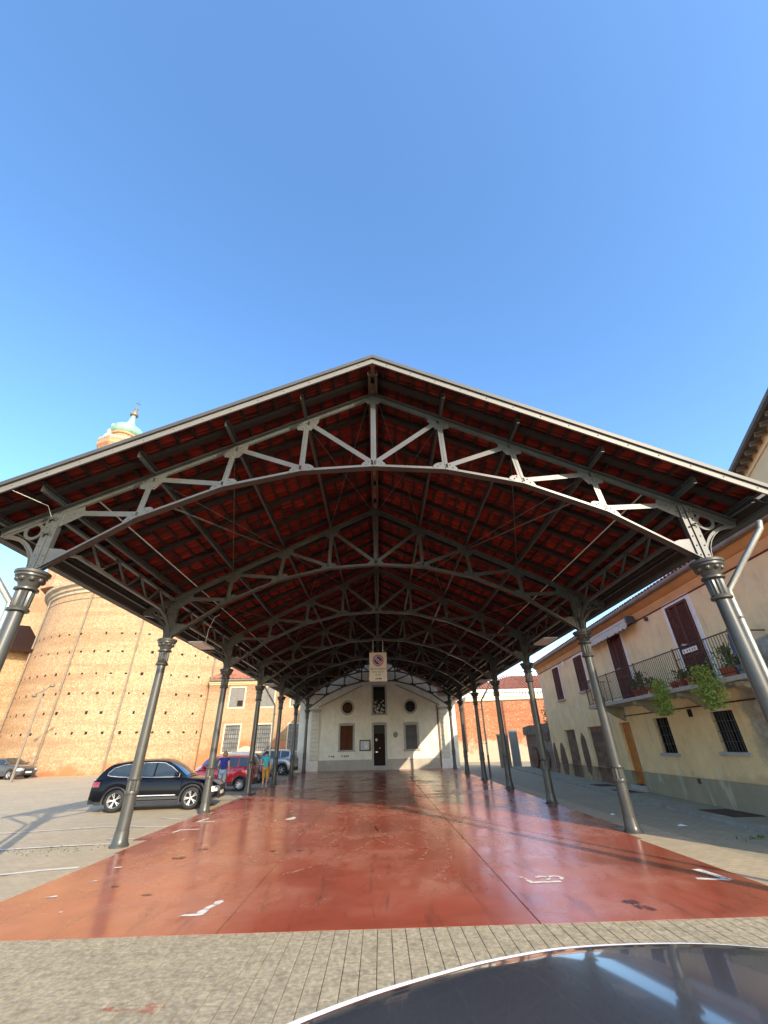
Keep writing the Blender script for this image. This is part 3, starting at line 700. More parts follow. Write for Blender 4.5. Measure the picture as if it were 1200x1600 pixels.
# verge flashing, two bands, screws
for s in (-1, 1):
    for nm, z0_, z1_, yy, m in (('fascia', -.015, .115, 3.96, FASC), ('verge_flashing', .118, .205, 3.92, FASCD)):
        mb = MB()
        P = [(0, RZ(0)+z0_), (s*(XE+.12), RZ(XE+.12)+z0_), (s*(XE+.12), RZ(XE+.12)+z1_), (0, RZ(0)+z1_)]
        mb.prism(P if s > 0 else P[::-1], lambda u, v, d: (XM+u, yy+d, v), .03 if nm == 'fascia' else .14)
        if nm == 'fascia':
            for q in range(14): x = .3+q*.5; rivet(mb, XM+s*x, RZ(x)+.055, yy, .013)
        CL(mb, nm, m)
    # eave board and gutter
    xe = s*(XE+.02); mb = MB()
    zb = RZ(XE)-.19
    mb.prism([(xe-s*.02, zb+.02), (xe+s*.13, zb), (xe+s*.16, zb+.15), (xe+s*.14, zb+.15), (xe+s*.11, zb+.02), (xe, zb+.035), (xe, zb+.24), (xe-s*.02, zb+.24)], lambda u, v, d: (XM+u, 3.99+d, v), 33.0)
    CL(mb, 'gutter', FASCD)
    mb = MB().prism([(xe-s*.22, RZ(XE-.2)-.06), (xe-s*.02, RZ(XE)-.07), (xe-s*.02, RZ(XE)-.11), (xe-s*.22, RZ(XE-.2)-.10)], lambda u, v, d: (XM+u, 4.1+d, v), 32.8)
    CL(mb, 'eave_board', WOOD)
    # lattice girders between the columns
    for i in range(NT-1):
        ya = Y1+S*i; yb = ya+S; x = XM+s*5.99; zt = TCZ(5.99)-.08; zl = 5.33; mb = MB()
        mb.beam((x, ya+.05, zt), (x, yb-.05, zt), .09, .05)
        P = [(ya+.05, 4.75), (ya+.16, 4.98), (ya+.42, 5.2), (ya+.85, zl), (yb-.85, zl), (yb-.42, 5.2), (yb-.16, 4.98), (yb-.05, 4.75)]
        for a, b in zip(P, P[1:]): mb.beam((x, a[0], a[1]), (x, b[0], b[1]), .09, .05)
        n = 8; ys = [ya+.55+(S-1.1)*q/n for q in range(n+1)]
        for q in range(n):
            a, b = (zl, zt) if q % 2 == 0 else (zt, zl)
            mb.beam((x, ys[q], a), (x, ys[q+1], b), .045, .035)
        for q in range(0, n+1, 2): mb.beam((x, ys[q]+.2, zt), (x+s*.0, ys[q]+.2, zl), .02, .03) if False else None
        CL(mb, 'lattice_girder', STEEL)
        # struts tying girder to outer purlin
    # cross bracing rods in alternate bays of the roof plane
for i in range(NT-1):
    ya = Y1+S*i+.05; yb = Y1+S*(i+1)-.05
    for s in (-1, 1):
        for (xa, xb) in (((4.43, 2.93)), ((2.93, 4.43)), ((1.5, .1)), ((.1, 1.5))) if i % 2 == 0 else (((5.9, 4.43)), ((2.93, 1.5)), ((1.5, 2.93))):
            CL(MB().tube([LP(s*xa, ya, TCZ(xa)+.03), LP(s*xb, yb, TCZ(xb)+.03)], .011, 6), 'tie_rod', STEEL)
    for s in (-1, 1):   # light conduit beside the girder
        CL(MB().tube([LP(s*5.45, ya, TCZ(5.45)+.1), LP(s*5.45, yb, TCZ(5.45)+.1)], .015, 6), 'cable_conduit', LAMPM)
# long diagonal stay in the first bay
for s in (-1, 1):
    CL(MB().tube([LP(s*4.0, Y1, 6.0), LP(s*2.93, Y1+S, TCZ(2.93)-.02)], .018, 6), 'tie_rod', STEEL)
# thin service cable at front left
CL(MB().tube([LP(-6.3, 4.0, RZ(6.3)-.02), LP(-6.02, 4.5, TCZ(6.0)+.02), LP(-6.05, 4.69, TCZ(6)-.1)], .007, 5), 'cable_conduit', LAMPM)
CL(MB().tube([LP(-6.9,4.0,RZ(6.9)+.1), LP(-9,4.6,6.3), LP(-14,6,8.2), LP(-28,10,15)], .008, 5), 'overhead_cable', IRONG)
# downpipes
def downpipe(s, y, label=None):
    z1_ = TCZ(6.83)-.12
    p = [(XM+s*7.02, y-.32, z1_), (XM+s*7.0, y-.3, z1_-.14), (XM+s*6.43, y+.27, 4.23), (XM+s*6.41, y+.28, 4.05), (XM+s*6.41, y+.28, gz(y)+1.2)]
    mb = MB().tube(p[:2]+[tuple(Vector(p[1]).lerp(Vector(p[2]), .5))]+p[2:], .052, 12)
    o = CL(mb, 'downpipe', ZINC); smoothby(o, 50)
    mb = MB().tube([p[-1], (p[-1][0], p[-1][1], gz(y)+.02)], .06, 12); q = mb.build('shoe', IRONG, o); smoothby(q, 50)
    for z in (3.72, 1.9):
        mb = MB().lathe([(.062,-.02),(.062,.02)], (p[-1][0], p[-1][1], z), 12); mb.beam((p[-1][0], p[-1][1], z), (XM+s*6.0, y, z), .03, .015)
        mb.build('pipe_clip', IRONG, o)
for s in (-1, 1):
    downpipe(s, Y1); downpipe(s, Y1+S*4)
# flat light fittings hung from the girders
for (x, y) in ((-6.04, 12.4), (5.94, 12.8), (-6.04, 22.8), (5.94, 23.1)):
    f = thing('light_fitting', ('flat grey light fitting hanging under the %s girder, %s' % ('left' if x < 0 else 'right', 'beyond the second column' if y < 15 else 'far down the canopy')), 'light', (x, y, 4.98), group='light fittings under the canopy girders')
    MB().box(-.24, .24, -.55, .55, 0, .05).build('housing', LAMPM, f)
    MB().box(-.20, .20, -.5, .5, -.008, .0).build('diffuser', WHITE, f)
    for q in (-.4, .4): MB().tube([(0, q, .05), (0, q, .33)], .008, 6).build('hanger', IRONG, f)
CL(MB().tube([(-5.9, 12.3, 5.03), (-5.85, 12.25, 5.5), (-5.7, 12.2, 5.9), (-5.5, 12.1, 5.98)], .012, 6), 'lamp_cable', LAMPM)

# ------------------------------------------------------------------ parking sign hanging from truss four
sg = thing('parking_sign', 'white hanging no-parking sign with red and blue disc reading 0-24', 'sign', (-.035, 20.43, 4.77))
MB().box(-.455, .455, -.02, .02, 0, 1.42).build('panel', mat('sign_white', (.62,.60,.50), .5, 0, .05, 5, 0), sg)
REDS = mat('sign_red', (.42,.02,.03), .5, 0, .05, 5, 0); BLUES = mat('sign_blue', (.02,.06,.26), .5, 0, .05, 5, 0); INK = mat('sign_ink', (.02,.02,.02), .6, 0, 0, 5, 0)
def disc(r, y, m, name, par, cx=0, cz=1.02):
    P = [(cx+r*math.cos(2*math.pi*k/36), y, cz+r*math.sin(2*math.pi*k/36)) for k in range(36)]
    return mk(name, P, [tuple(range(36))], m, par)
disc(.29, -.023, REDS, 'no_parking_ring', sg); disc(.235, -.0245, WHITE, 'no_parking_rim', sg); disc(.215, -.026, BLUES, 'no_parking_disc', sg)
dgn = Vector((1,0,-1)).normalized()
for wd, yy, m in ((.105, -.0275, WHITE), (.06, -.029, REDS)):
    MB().beam(Vector((0,yy,1.02))-dgn*.225, Vector((0,yy,1.02))+dgn*.225, wd, .001, up=(0,1,0)).build('no_parking_bar', m, sg)
def text(body, size, loc, rot, m, name, parent, sx=1, align='CENTER'):
    cu = bpy.data.curves.new(name, 'FONT'); cu.body = body; cu.size = size; cu.align_x = align; cu.extrude = .0008
    t = bpy.data.objects.new(name, cu); COL.objects.link(t)
    dg = bpy.context.evaluated_depsgraph_get(); me = bpy.data.meshes.new_from_object(t.evaluated_get(dg)); me.materials.clear(); me.materials.append(m)
    bpy.data.objects.remove(t); o = bpy.data.objects.new(name, me); COL.objects.link(o); o.parent = parent
    o.location = loc; o.rotation_euler = rot; o.scale = (sx, 1, 1); return o
text('MERCATO COPERTO', .115, (0,-.0225,.56), (R(90),0,0), INK, 'sign_text', sg, .80)
text('SOSTA VIETATA', .105, (0,-.0225,.42), (R(90),0,0), INK, 'sign_text', sg, .85)
text('0-24', .15, (0,-.0225,.27), (R(90),0,0), INK, 'sign_text', sg, 1)
# tow truck pictogram
mb = MB(); mb.box(-.16,-.02,-.024,-.021,.10,.13); mb.box(-.06,-.02,-.024,-.021,.13,.17); mb.beam((-.15,-.0225,.13),(-.10,-.0225,.19),.014,.003); mb.box(.02,.18,-.024,-.021,.10,.135); mb.box(.06,.14,-.024,-.021,.135,.16)
mb.build('tow_symbol', INK, sg)
for q in (-.26, .26): MB().beam((q,0,1.42),(q,0,2.05),.035,.01).build('hanger', LAMPM, sg)

# ------------------------------------------------------------------ walls with openings
def wall_holes(u0, u1, z0, z1, holes, fn, m, name, parent, depth=.2):
    """fn(u,z,d): d = depth into the wall"""
    us = sorted(set([u0, u1]+[h[0] for h in holes]+[h[1] for h in holes])); zs = sorted(set([z0, z1]+[h[2] for h in holes]+[h[3] for h in holes]))
    mb = MB()
    for a, b in zip(us, us[1:]):
        for c, d in zip(zs, zs[1:]):
            mu, mz = (a+b)/2, (c+d)/2
            if any(h[0] < mu < h[1] and h[2] < mz < h[3] for h in holes): continue
            mb.add([fn(a,c,0), fn(b,c,0), fn(b,d,0), fn(a,d,0)], [(0,1,2,3)])
    for h in holes:
        a, b, c, d = h[:4]
        q = [(a,c),(b,c),(b,d),(a,d)]
        for i in range(4):
            (p, r_), (p2, r2_) = q[i], q[(i+1) % 4]
            mb.add([fn(p,r_,0), fn(p2,r2_,0), fn(p2,r2_,depth), fn(p,r_,depth)], [(0,1,2,3)])
    return mb.build(name, m, parent)
# ----- white house at the end
HY = 37.4; hz = .2
house = thing('white_house', 'white gabled house with two round windows closing the far end of the canopy', 'house', (0, HY, hz)); house['wc'] = 1
HF = lambda u, z, d: (u, HY+d, z)
holes = [(-3.34,-2.27,1.65,3.47), (2.2,3.17,1.62,3.43), (-.5,.44,.5,3.46), (-.53,.51,4.33,6.51)]
wall_holes(-5.2, 5.2, .95, 8.35, holes, HF, WHITEP, 'wall', house, .22)
mb = MB(); mb.box(-5.2, -.52, HY-.03, HY+.3, -.1, .95); mb.box(.46, 5.2, HY-.03, HY+.3, -.1, .95); mb.box(-.52, .46, HY, HY+.3, -.1, .48); mb.build('plinth', CEMENT, house)
mb = MB(); mb.box(-6.9, -5.2, HY+.02, HY+9, -.1, 5.6); mb.box(5.2, 6.6, HY+.02, HY+9, -.1, 5.6); mb.box(-5.2, 5.2, HY+.6, HY+9, -.1, 7.0)
mb.prism([(-6.9,5.6),(6.6,5.6),(0,8.9)], lambda u, v, d: (u, HY+.30+d, v), 8.6); mb.build('side_wall', WHITEP, house)
mb = MB().prism([(-7.4,5.35),(-.1,9.0),(7.1,5.35),(7.1,5.5),(-.1,9.18),(-7.4,5.5)], lambda u, v, d: (u, HY-.1+d, v), 9.5); mb.build('roof', TILE2, house)
PILS = mat('pale_block_stone', (.66,.61,.48), .85, 0, .12, 4, .2, 30, .2)
for s in (-1, 1):
    pl_ = MB().box(min(s*5.15,s*5.8), max(s*5.15,s*5.8), HY-.09, HY+.1, .9, 4.6).build('pilaster', STONE, house)
    for k in range(11):
        z = .97+k*.325; MB().box(min(s*5.13,s*5.82), max(s*5.13,s*5.82), HY-.115, HY-.085, z, z+.30).build('block', PILS, pl_)
    MB().box(min(s*5.05,s*5.95), max(s*5.05,s*5.95), HY-.16, HY+.1, 4.6, 4.78).build('cap', STONE, pl_)
    MB().box(min(s*5.1,s*6.3), max(s*5.1,s*6.3), HY-.2, HY+.1, -.1, .93).build('foot', WHITE, pl_)
    MB().beam((s*5.25, HY-.05, 4.92), (s*1.5, HY-.05, 6.62), .10, .11).build('gable_moulding', STONE, house)
def frame_rect(x0, x1, z0, z1, t, nm='window', arch=0, m=STONE, y=HY, sill=True):
    mb = MB()
    mb.box(x0-t, x0, y-.04, y+.04, z0, z1); mb.box(x1, x1+t, y-.04, y+.04, z0, z1)
    n = 8; pts_o = [(x0-t+(x1-x0+2*t)*k/n, z1+t+arch*math.sin(math.pi*k/n)) for k in range(n+1)]; pts_i = [(x0-t+(x1-x0+2*t)*k/n, z1) for k in range(n+1)]
    for k in range(n):
        q = [pts_i[k], pts_i[k+1], pts_o[k+1], pts_o[k]]; mb.prism(q, lambda u, v, d: (u, y-.04+d, v), .08)
    if sill: mb.box(x0-t*1.3, x1+t*1.3, y-.08, y+.04, z0-t*.8, z0)
    return mb
wdw = frame_rect(-3.34,-2.27,1.65,3.47,.15,arch=.07).build('window', STONE, house)
for a, b in ((-3.34,-2.81),(-2.80,-2.27)):
    sh = MB().box(a, b, HY+.06, HY+.10, 1.65, 3.47).build('shutter', WOODW, wdw)
    mb = MB(); mb.box(a, a+.07, HY+.04, HY+.06, 1.65, 3.47); mb.box(b-.07, b, HY+.04, HY+.06, 1.65, 3.47)
    mb.box(a+.07, b-.07, HY+.045, HY+.06, 2.4, 2.5); mb.build('shutter', WOODW, wdw)
wdw = frame_rect(2.2,3.17,1.62,3.43,.17,arch=.05).build('window', STONE, house)
MB().box(2.2,3.17,HY+.16,HY+.18,1.62,3.43).build('pane', mat('pale_pane', (.06,.065,.075), .4, 0, .4, 2, 0), wdw)
mb = MB()
for x in [2.2+.16*k for k in range(1, 6)]: mb.box(x-.012, x+.012, HY+.06, HY+.085, 1.62, 3.43)
for z in (1.95, 2.42, 2.6, 3.1): mb.box(2.2, 3.17, HY+.085, HY+.10, z-.02, z+.02)
mb.box(2.2, 3.17, HY+.10, HY+.14, 2.36, 2.62); mb.build('grille', IRONG, wdw)
wdw = frame_rect(-.53,.51,4.33,6.51,.15,arch=0).build('window', STONE, house)
MB().box(-.53,.51,HY+.17,HY+.19,4.33,6.51).build('pane', PANED, wdw)
mb = MB(); random.seed(3)
for k in range(60):
    x = random.uniform(-.47, .45); z = 4.4+random.random()**1.6*1.0; r_ = random.uniform(.025, .07); a = random.uniform(0, 3)
    mb.prism([(x+r_*math.cos(a+q*1.2566)*random.uniform(.6,1.1), z+r_*math.sin(a+q*1.2566)*random.uniform(.6,1.3)) for q in range(5)], lambda u, v, d: (u, HY+.145+d, v), .015)
mb.build('curtain_lace', WHITE, wdw)
for cx_, m in ((-2.77, WOODW), (2.70, GLASS)):
    mb = MB(); n = 28
    for k in range(n):
        t0, t1 = 2*math.pi*k/n, 2*math.pi*(k+1)/n
        mb.prism([(cx_+.44*math.cos(t0), 4.85+.44*math.sin(t0)), (cx_+.44*math.cos(t1), 4.85+.44*math.sin(t1)), (cx_+.60*math.cos(t1), 4.85+.60*math.sin(t1)), (cx_+.60*math.cos(t0), 4.85+.60*math.sin(t0))], lambda u, v, d: (u, HY-.06+d, v), .09)
    wdw = mb.build('round_window', STONE, house)
    disc(.445, HY-.012, BLACK if m is WOODW else PANED, 'pane', wdw, cx_, 4.85)
    mb = MB()
    for q in ((.0),): mb.box(cx_-.03, cx_+.03, HY-.04, HY-.015, 4.43, 5.27); mb.box(cx_-.42, cx_+.42, HY-.04, HY-.015, 4.82, 4.88)
    if m is WOODW: mb.box(cx_-.30, cx_-.08, HY-.03, HY-.015, 4.6, 5.1); mb.box(cx_+.08, cx_+.30, HY-.03, HY-.015, 4.6, 5.1)
    mb.build('glazing_bar', WOODW if m is WOODW else BLACK, wdw)
dr = frame_rect(-.5,.44,.5,3.46,.17,arch=.05,sill=False).build('door', STONE, house)
MB().box(-.5,.44,HY+.12,HY+.16,.5,2.75).build('door_leaf', WOODDK, dr)
MB().box(-.5,.44,HY+.10,HY+.13,2.82,3.46).build('transom_pane', PANED, dr)
mb = MB()
for (a, b) in ((-.42,-.08),(.02,.36)):
    for (c, d) in ((.6,1.15),(1.25,1.6),(1.75,2.65)): mb.box(a, b, HY+.10, HY+.12, c, d)
mb.box(-.5,.44,HY+.09,HY+.12,2.75,2.81); mb.build('door_panel', WOODDK, dr)
MB().add(*ico(.05, (-.0, HY+.08, 1.75), 1)).box(-.36,-.18,HY+.08,HY+.10,1.44,1.50).build('handle', ALLOY, dr)
disc(.10, HY+.085, WHITE, 'door_plaque', dr, -.28, 2.36)
MB().box(-.62,.56,HY-.35,HY+.05,-.1,hz+.12).box(-.55,.49,HY-.15,HY+.05,hz+.12,.5).build('step', STONE, dr)
nb = thing('notice_board', 'small dark framed notice board with white sheet left of the door', 'notice board', (-1.24, HY-.05, 1.57))
MB().box(-.46,.46,-.04,.0,0,.80).build('frame', WOODDK, nb)
MB().box(-.38,.38,-.05,-.042,.07,.73).build('backing', mat('notice_white', (.5,.5,.5), .5, 0, .05, 4, 0), nb)
MB().box(-.05,.22,-.056,-.052,.2,.62).build('sheet', WHITE, nb)
MB().box(.06,.10,-.060,-.0565,.42,.55).build('pin', INK, nb)
em = thing('wall_emblem', 'small round carved stone emblem on the white wall right of the door', 'emblem', (1.34, HY-.02, 2.7))
mb = MB()
for k in range(16):
    t = 2*math.pi*k/16; mb.add(*ico(.045, (.15*math.cos(t), -.01, .17*math.sin(t)), 1))
mb.build('wreath', mat('emblem_brown', (.14,.09,.06), .8, 0, .2, 20), em); disc(.10, -.005, STONE, 'shield', em, 0, 0)
disc(.05, -.012, mat('emblem_red', (.3,.06,.04), .7), 'charge', em, 0, 0)
# plaster scars and vents low on the facade
mb = MB()
for x in (-4.25,-4.05,-3.9,-3.2,-3.0,-2.85,-2.7): mb.box(x, x+.12, HY-.006, HY+.004, 1.18+random.uniform(-.03,.03), 1.28)
mb.build('plaster_scar', mat('scar', (.2,.17,.13), .9), house)
MB().box(4.98,5.06,HY-.04,HY+.0,.3,4.9).build('corner_pipe', mat('red_pipe', (.16,.06,.04), .6), house)

# ----- right-hand yellow house
def RP(y, z, off=0): return (9.54+.06*y-off, y, z)
RF_ = lambda u, z, d: RP(u, z, -d)
yh = thing('yellow_house', 'yellow plastered two storey house with long iron balcony and brown shutters along the street', 'house', (10.5, 15.5, 0)); yh['wc'] = 1
Y0h, Y1h = 2.7, 28.6
holes = [(24.45,25.45,4.10,5.90,), (20.55,21.65,4.20,5.90), (15.95,17.15,3.3,5.94), (11.05,12.23,3.3,5.93), (17.32,18.30,.30,2.56), (14.40,15.38,1.46,2.59), (10.98,12.0,1.53,2.60), (24.0,25.75,.10,2.49), (20.08,22.05,.10,2.53)]
wall_holes(Y0h, Y1h, .78, 6.4, [(h[0], h[1], max(h[2], .78), h[3]) for h in holes], RF_, YELLOW, 'wall', yh, .22)
pl2 = wall_holes(Y0h, 19.4, -.1, .776, [(17.32,18.30,.30,.776)], lambda u, z, d: RP(u, z, .025-d), GREYPL, 'plinth', yh, .25)
wall_holes(19.4, Y1h, -.1, .776, [(24.0,25.75,-.1,.776), (20.08,22.05,-.1,.776)], RF_, plaster('peeling_low_wall', (.40,.33,.21), (.20,.115,.08), .52), 'low_wall', yh, .22)
mb = MB(); mb.add([RP(Y0h,-.1), RP(Y0h,6.4), RP(Y0h,6.4,-5), RP(Y0h,-.1,-5), RP(Y1h,-.1), RP(Y1h,6.4), RP(Y1h,6.4,-5), RP(Y1h,-.1,-5)], [(3,2,1,0),(4,5,6,7),(2,3,7,6),(0,4,7,3)]); mb.build('end_wall', YELLOW, yh)
# cornice in two bands + dark line
for (z0_, z1_, o_, m, nm) in ((6.02,6.06,.03,SHUT,'string_line'),(6.06,6.30,.10,CORN,'cornice'),(6.30,6.52,.30,CORN,'cornice')):
    mb = MB().prism([(0,z0_),(-o_,z1_-.03),(-o_,z1_),(.2,z1_),(.2,z0_)], lambda u, v, d: RP(Y0h-.1+d, v, -u), Y1h-Y0h+.25); mb.build(nm, m, yh)
gpts = [RP(Y0h-.2, 6.56, .42), RP(Y1h+.3, 6.56, .42)]
smoothby(MB().tube(gpts, .085, 10).build('gutter', DPIPE, yh))
RFZ = lambda d: 6.60+d*.34
roof = MB().prism([(.40,6.58),(-5,6.58+5.4*.34),(-5,6.5+5.4*.34),(.38,6.52)], lambda u, v, d: RP(Y0h-.2+d, v, u), Y1h-Y0h+.5).build('roof', TILE2, yh)
def coppo_mesh(L_=.5, r=.1):
    mb = MB(); n = 5
    for i, x in enumerate((0, L_)):
        for k in range(n+1): t = math.pi*k/n; rr_ = r*(1 if i == 0 else .82); mb.v.append(Vector((x, rr_*math.cos(t), rr_*math.sin(t))))
        for k in range(n+1): t = math.pi*k/n; rr_ = r*(1 if i == 0 else .82)-.02; mb.v.append(Vector((x, rr_*math.cos(t), rr_*math.sin(t))))
    q = n+1
    for k in range(n):
        mb.f += [(k, 2*q+k, 2*q+k+1, k+1), (q+k, q+k+1, 3*q+k+1, 3*q+k), (k, k+1, q+k+1, q+k)]; mb.m += [0]*3
    return mb
cm = coppo_mesh(); cme = bpy.data.meshes.new('coppo'); cme.from_pydata([tuple(v) for v in cm.v], [], cm.f); cme.materials.append(TILE2)
cv = [Vector(v.co) for v in cme.vertices]; cf = [tuple(p.vertices) for p in cme.polygons]
random.seed(21); rest = MB(); yy = Y0h-.05
while yy < Y1h+.2:
    for row in range(12):
        d = row*.4; j = random.uniform(-.012, .012); rz_ = random.uniform(-.05, .05)
        M_ = Matrix.Translation(Vector(RP(yy+j, 6.60+(d)*.34, .46-d)) ) @ Matrix.Rotation(rz_, 4, 'Z') @ Matrix.Rotation(-math.atan(.34), 4, 'Y')
        if row == 0:
            o = link('roof_tile', cme, yh); o.matrix_local = Matrix.Translation(-yh.location) @ M_
        else: rest.add([M_ @ v for v in cv], cf)
    yy += .225
tag(rest.build('roof_tiles', TILE2, yh), kind='stuff')
# shutters
def shutter_pair(name, y0, y1, z0, z1, split=None, frame=.14, frame_m=WHITE):
    mb = MB(); o_ = .012
    def B(a, b, c, d, m0, m1): mb.prism([(a,c),(b,c),(b,d),(a,d)], lambda u, v, t: RP(u, v, m0+t*(m1-m0)), 1)
    wn = MB()
    for (a, b, c, d) in ((y0-frame, y0, z0, z1+frame), (y1, y1+frame, z0, z1+frame), (y0, y1, z1, z1+frame)):
        wn.prism([(a,c),(b,c),(b,d),(a,d)], lambda u, v, t: RP(u, v, o_*t), 1)
    wn = wn.build(name, frame_m, yh)
    ym = (y0+y1)/2
    for (a, b) in ((y0, ym-.006), (ym+.006, y1)):
        mb = MB(); st_ = .055
        for (p, q, r_, s_) in ((a, a+st_, z0, z1), (b-st_, b, z0, z1), (a+st_, b-st_, z0, z0+.09), (a+st_, b-st_, z1-.08, z1)):
            mb.prism([(p,r_),(q,r_),(q,s_),(p,s_)], lambda u, v, t: RP(u, v, .03+.035*t), 1)
        if split: mb.prism([(a+st_,split-.05),(b-st_,split-.05),(b-st_,split+.05),(a+st_,split+.05)], lambda u, v, t: RP(u, v, .03+.035*t), 1)
        sh = mb.build('shutter', SHUT, wn)
        lv = MB(); z = z0+.12
        while z < z1-.1:
            lv.add([RP(a+st_, z-.02, .062), RP(b-st_, z-.02, .062), RP(b-st_, z+.025, .034), RP(a+st_, z+.025, .034), RP(a+st_, z-.03, .055), RP(b-st_, z-.03, .055), RP(b-st_, z+.015, .027), RP(a+st_, z+.015, .027)], [(0,1,2,3),(7,6,5,4),(0,4,5,1),(2,6,7,3)]); z += .058
        tag(lv.build('louvres', SHUT, wn), kind='stuff')
    MB().add([RP(y0,z0,-.1),RP(y1,z0,-.1),RP(y1,z1,-.1),RP(y0,z1,-.1)], [(0,1,2,3)]).build('pane', BLACK, wn)
    return wn
wn = shutter_pair('window', 24.45, 25.45, 4.10, 5.90, None, .12)
MB().prism([(24.3,4.02),(25.6,4.02),(25.6,4.09),(24.3,4.09)], lambda u, v, t: RP(u, v, .1*t), 1).build('sill', STONE, wn)
wn = shutter_pair('window', 20.55, 21.65, 4.20, 5.90, None, .15)
MB().prism([(20.4,4.12),(21.8,4.12),(21.8,4.19),(20.4,4.19)], lambda u, v, t: RP(u, v, .1*t), 1).build('sill', STONE, wn)
shutter_pair('balcony_door', 15.95, 17.15, 3.3, 5.94, 4.25, .17)
shutter_pair('balcony_door', 11.05, 12.23, 3.3, 5.93, 4.25, .22)
# lower windows with grilles
def low_window(y0, y1, z0, z1, dense):
    w_ = MB()
    w_.prism([(y0-.12,z0-.10),(y1+.12,z0-.10),(y1+.12,z0),(y0-.12,z0)], lambda u, v, t: RP(u, v, -.1+.18*t), 1); w_ = w_.build('window', STONE, yh)
    MB().add([RP(y0,z0,-.16),RP(y1,z0,-.16),RP(y1,z1,-.16),RP(y0,z1,-.16)], [(0,1,2,3)]).build('pane', GLASS, w_)
    mb = MB()
    for k in range(1, dense): y = y0+(y1-y0)*k/dense; mb.tube([RP(y,z0,-.04), RP(y,z1,-.04)], .009, 6)
    for k in range(1, 4): z = z0+(z1-z0)*k/4; mb.tube([RP(y0,z,-.04), RP(y1,z,-.04)], .008, 6)
    mb.build('grille', IRONG, w_)
    fr = MB()
    for y in (y0+.03, (y0+y1)/2, y1-.03): fr.prism([(y-.03,z0),(y+.03,z0),(y+.03,z1),(y-.03,z1)], lambda u, v, t: RP(u, v, -.15+.03*t), 1)
    fr.build('frame', WOODDK, w_); return w_
w1 = low_window(14.40, 15.38, 1.46, 2.59, 5)
MB().add([RP(14.45,1.5,-.145),RP(14.62,1.5,-.145),RP(14.62,1.95,-.145),RP(14.45,1.95,-.145)], [(0,1,2,3)]).build('curtain', mat('pale_curtain', (.25,.28,.22), .9), w1)
low_window(10.98, 12.0, 1.53, 2.60, 8)
# wooden door of vertical boards
dm = MB(); dm.prism([(17.32,.30),(18.30,.30),(18.30,2.56),(17.32,2.56)], lambda u, v, t: RP(u, v, -.17+.01*t), 1); door = dm.build('door', WOODD, yh)
for k in range(7):
    a = 17.335+k*.138; MB().prism([(a,.32),(a+.13,.32),(a+.13,2.54),(a,2.54)], lambda u, v, t: RP(u, v, -.158+.022*t), 1).build('board', WOODD, door)
MB().add(*ico(.025, RP(17.42, 1.35, -.12), 1)).build('handle', IRONG, door)
MB().prism([(17.2,-.05),(18.42,-.05),(18.42,.16),(17.2,.16)], lambda u, v, t: RP(u, v, .45*t), 1).prism([(17.32,.16),(18.3,.16),(18.3,.30),(17.32,.30)], lambda u, v, t: RP(u, v, -.2+.4*t), 1).build('step', STONE, door)
MB().prism([(17.02,1.52),(17.12,1.52),(17.12,1.62),(17.02,1.62)], lambda u, v, t: RP(u, v, .03*t), 1).build('doorbell', ALLOY, yh)
# old plank doors
def old_door(y0, y1, z1, label):
    d0 = MB().prism([(y0,.10),(y1,.10),(y1,z1),(y0,z1)], lambda u, v, t: RP(u, v, -.16+.01*t), 1).build('plank_door', WOODOLD, yh)
    n = 11; h = (z1-.12)/n; ym = (y0+y1)/2
    for (a, b) in ((y0+.03, ym-.01), (ym+.01, y1-.03)):
        for k in range(n):
            z = .12+k*h; j = random.uniform(-.008, .008)
            MB().prism([(a,z+.006),(b,z+.006+j),(b,z+h-.006+j),(a,z+h-.006)], lambda u, v, t: RP(u, v, -.15+(.03+j)*t), 1).build('plank', WOODOLD, d0)
old_door(24.02, 25.73, 2.47, ''); old_door(20.10, 22.03, 2.51, '')
# patches where the plaster has fallen to brick
def patch(name, pts, m, o_=.012):
    MB().prism(pts, lambda u, v, t: RP(u, v, .001+o_*t), 1).build(name, m, yh)
def ell(cy, cz, ry, rz_, n=18, sd=1, j=.12):
    random.seed(sd); return [(cy+ry*(1+random.uniform(-j,j))*math.cos(2*math.pi*k/n), cz+rz_*(1+random.uniform(-j,j))*math.sin(2*math.pi*k/n)) for k in range(n)]
BRP = brickmat('exposed_brick', (.22,.085,.05), (.15,.06,.04), (.24,.19,.14), (.20,.10,.07), .6, .7, bw=.24, bh=.07, axis='yz', stain=(.10,.06,.045))
patch('exposed_brick', ell(22.95, 1.35, .42, .95, sd=5), BRP); patch('exposed_brick', ell(26.7, .95, .55, .85, sd=6), BRP); patch('exposed_brick', ell(28.15, 1.0, .38, .9, sd=7), BRP)
# corbels, balcony slab
bal = MB().prism([(0,3.14),(1.02,3.16),(1.02,3.27),(0,3.29)], lambda u, v, d: RP(8.55+d, v, u), 10.15).build('balcony', STONE, yh)
for yc in (9.1, 11.75, 14.6, 17.6):
    P = [(0,3.14),(.92,3.14),(.90,3.04),(.78,2.98),(.62,2.99),(.5,2.9),(.34,2.80),(.16,2.72),(0,2.62)]
    MB().prism(P, lambda u, v, d: RP(yc-.13+d, v, u), .26).build('corbel', GREYPL, bal)
def RB(y, z, o=.97): return RP(y, z, o)
MB().tube([RB(8.62,4.31), RB(18.62,4.31)], .018, 6).tube([RP(18.62,4.31,0), RB(18.62,4.31)], .018, 6).tube([RP(8.62,4.31,0), RB(8.62,4.31)], .018, 6).build('handrail', IRON, bal)
MB().tube([RB(8.62,3.36), RB(18.62,3.36)], .012, 6).tube([RP(18.62,3.36,0), RB(18.62,3.36)], .012, 6).build('bottom_rail', IRON, bal)
bme = None
y = 8.75
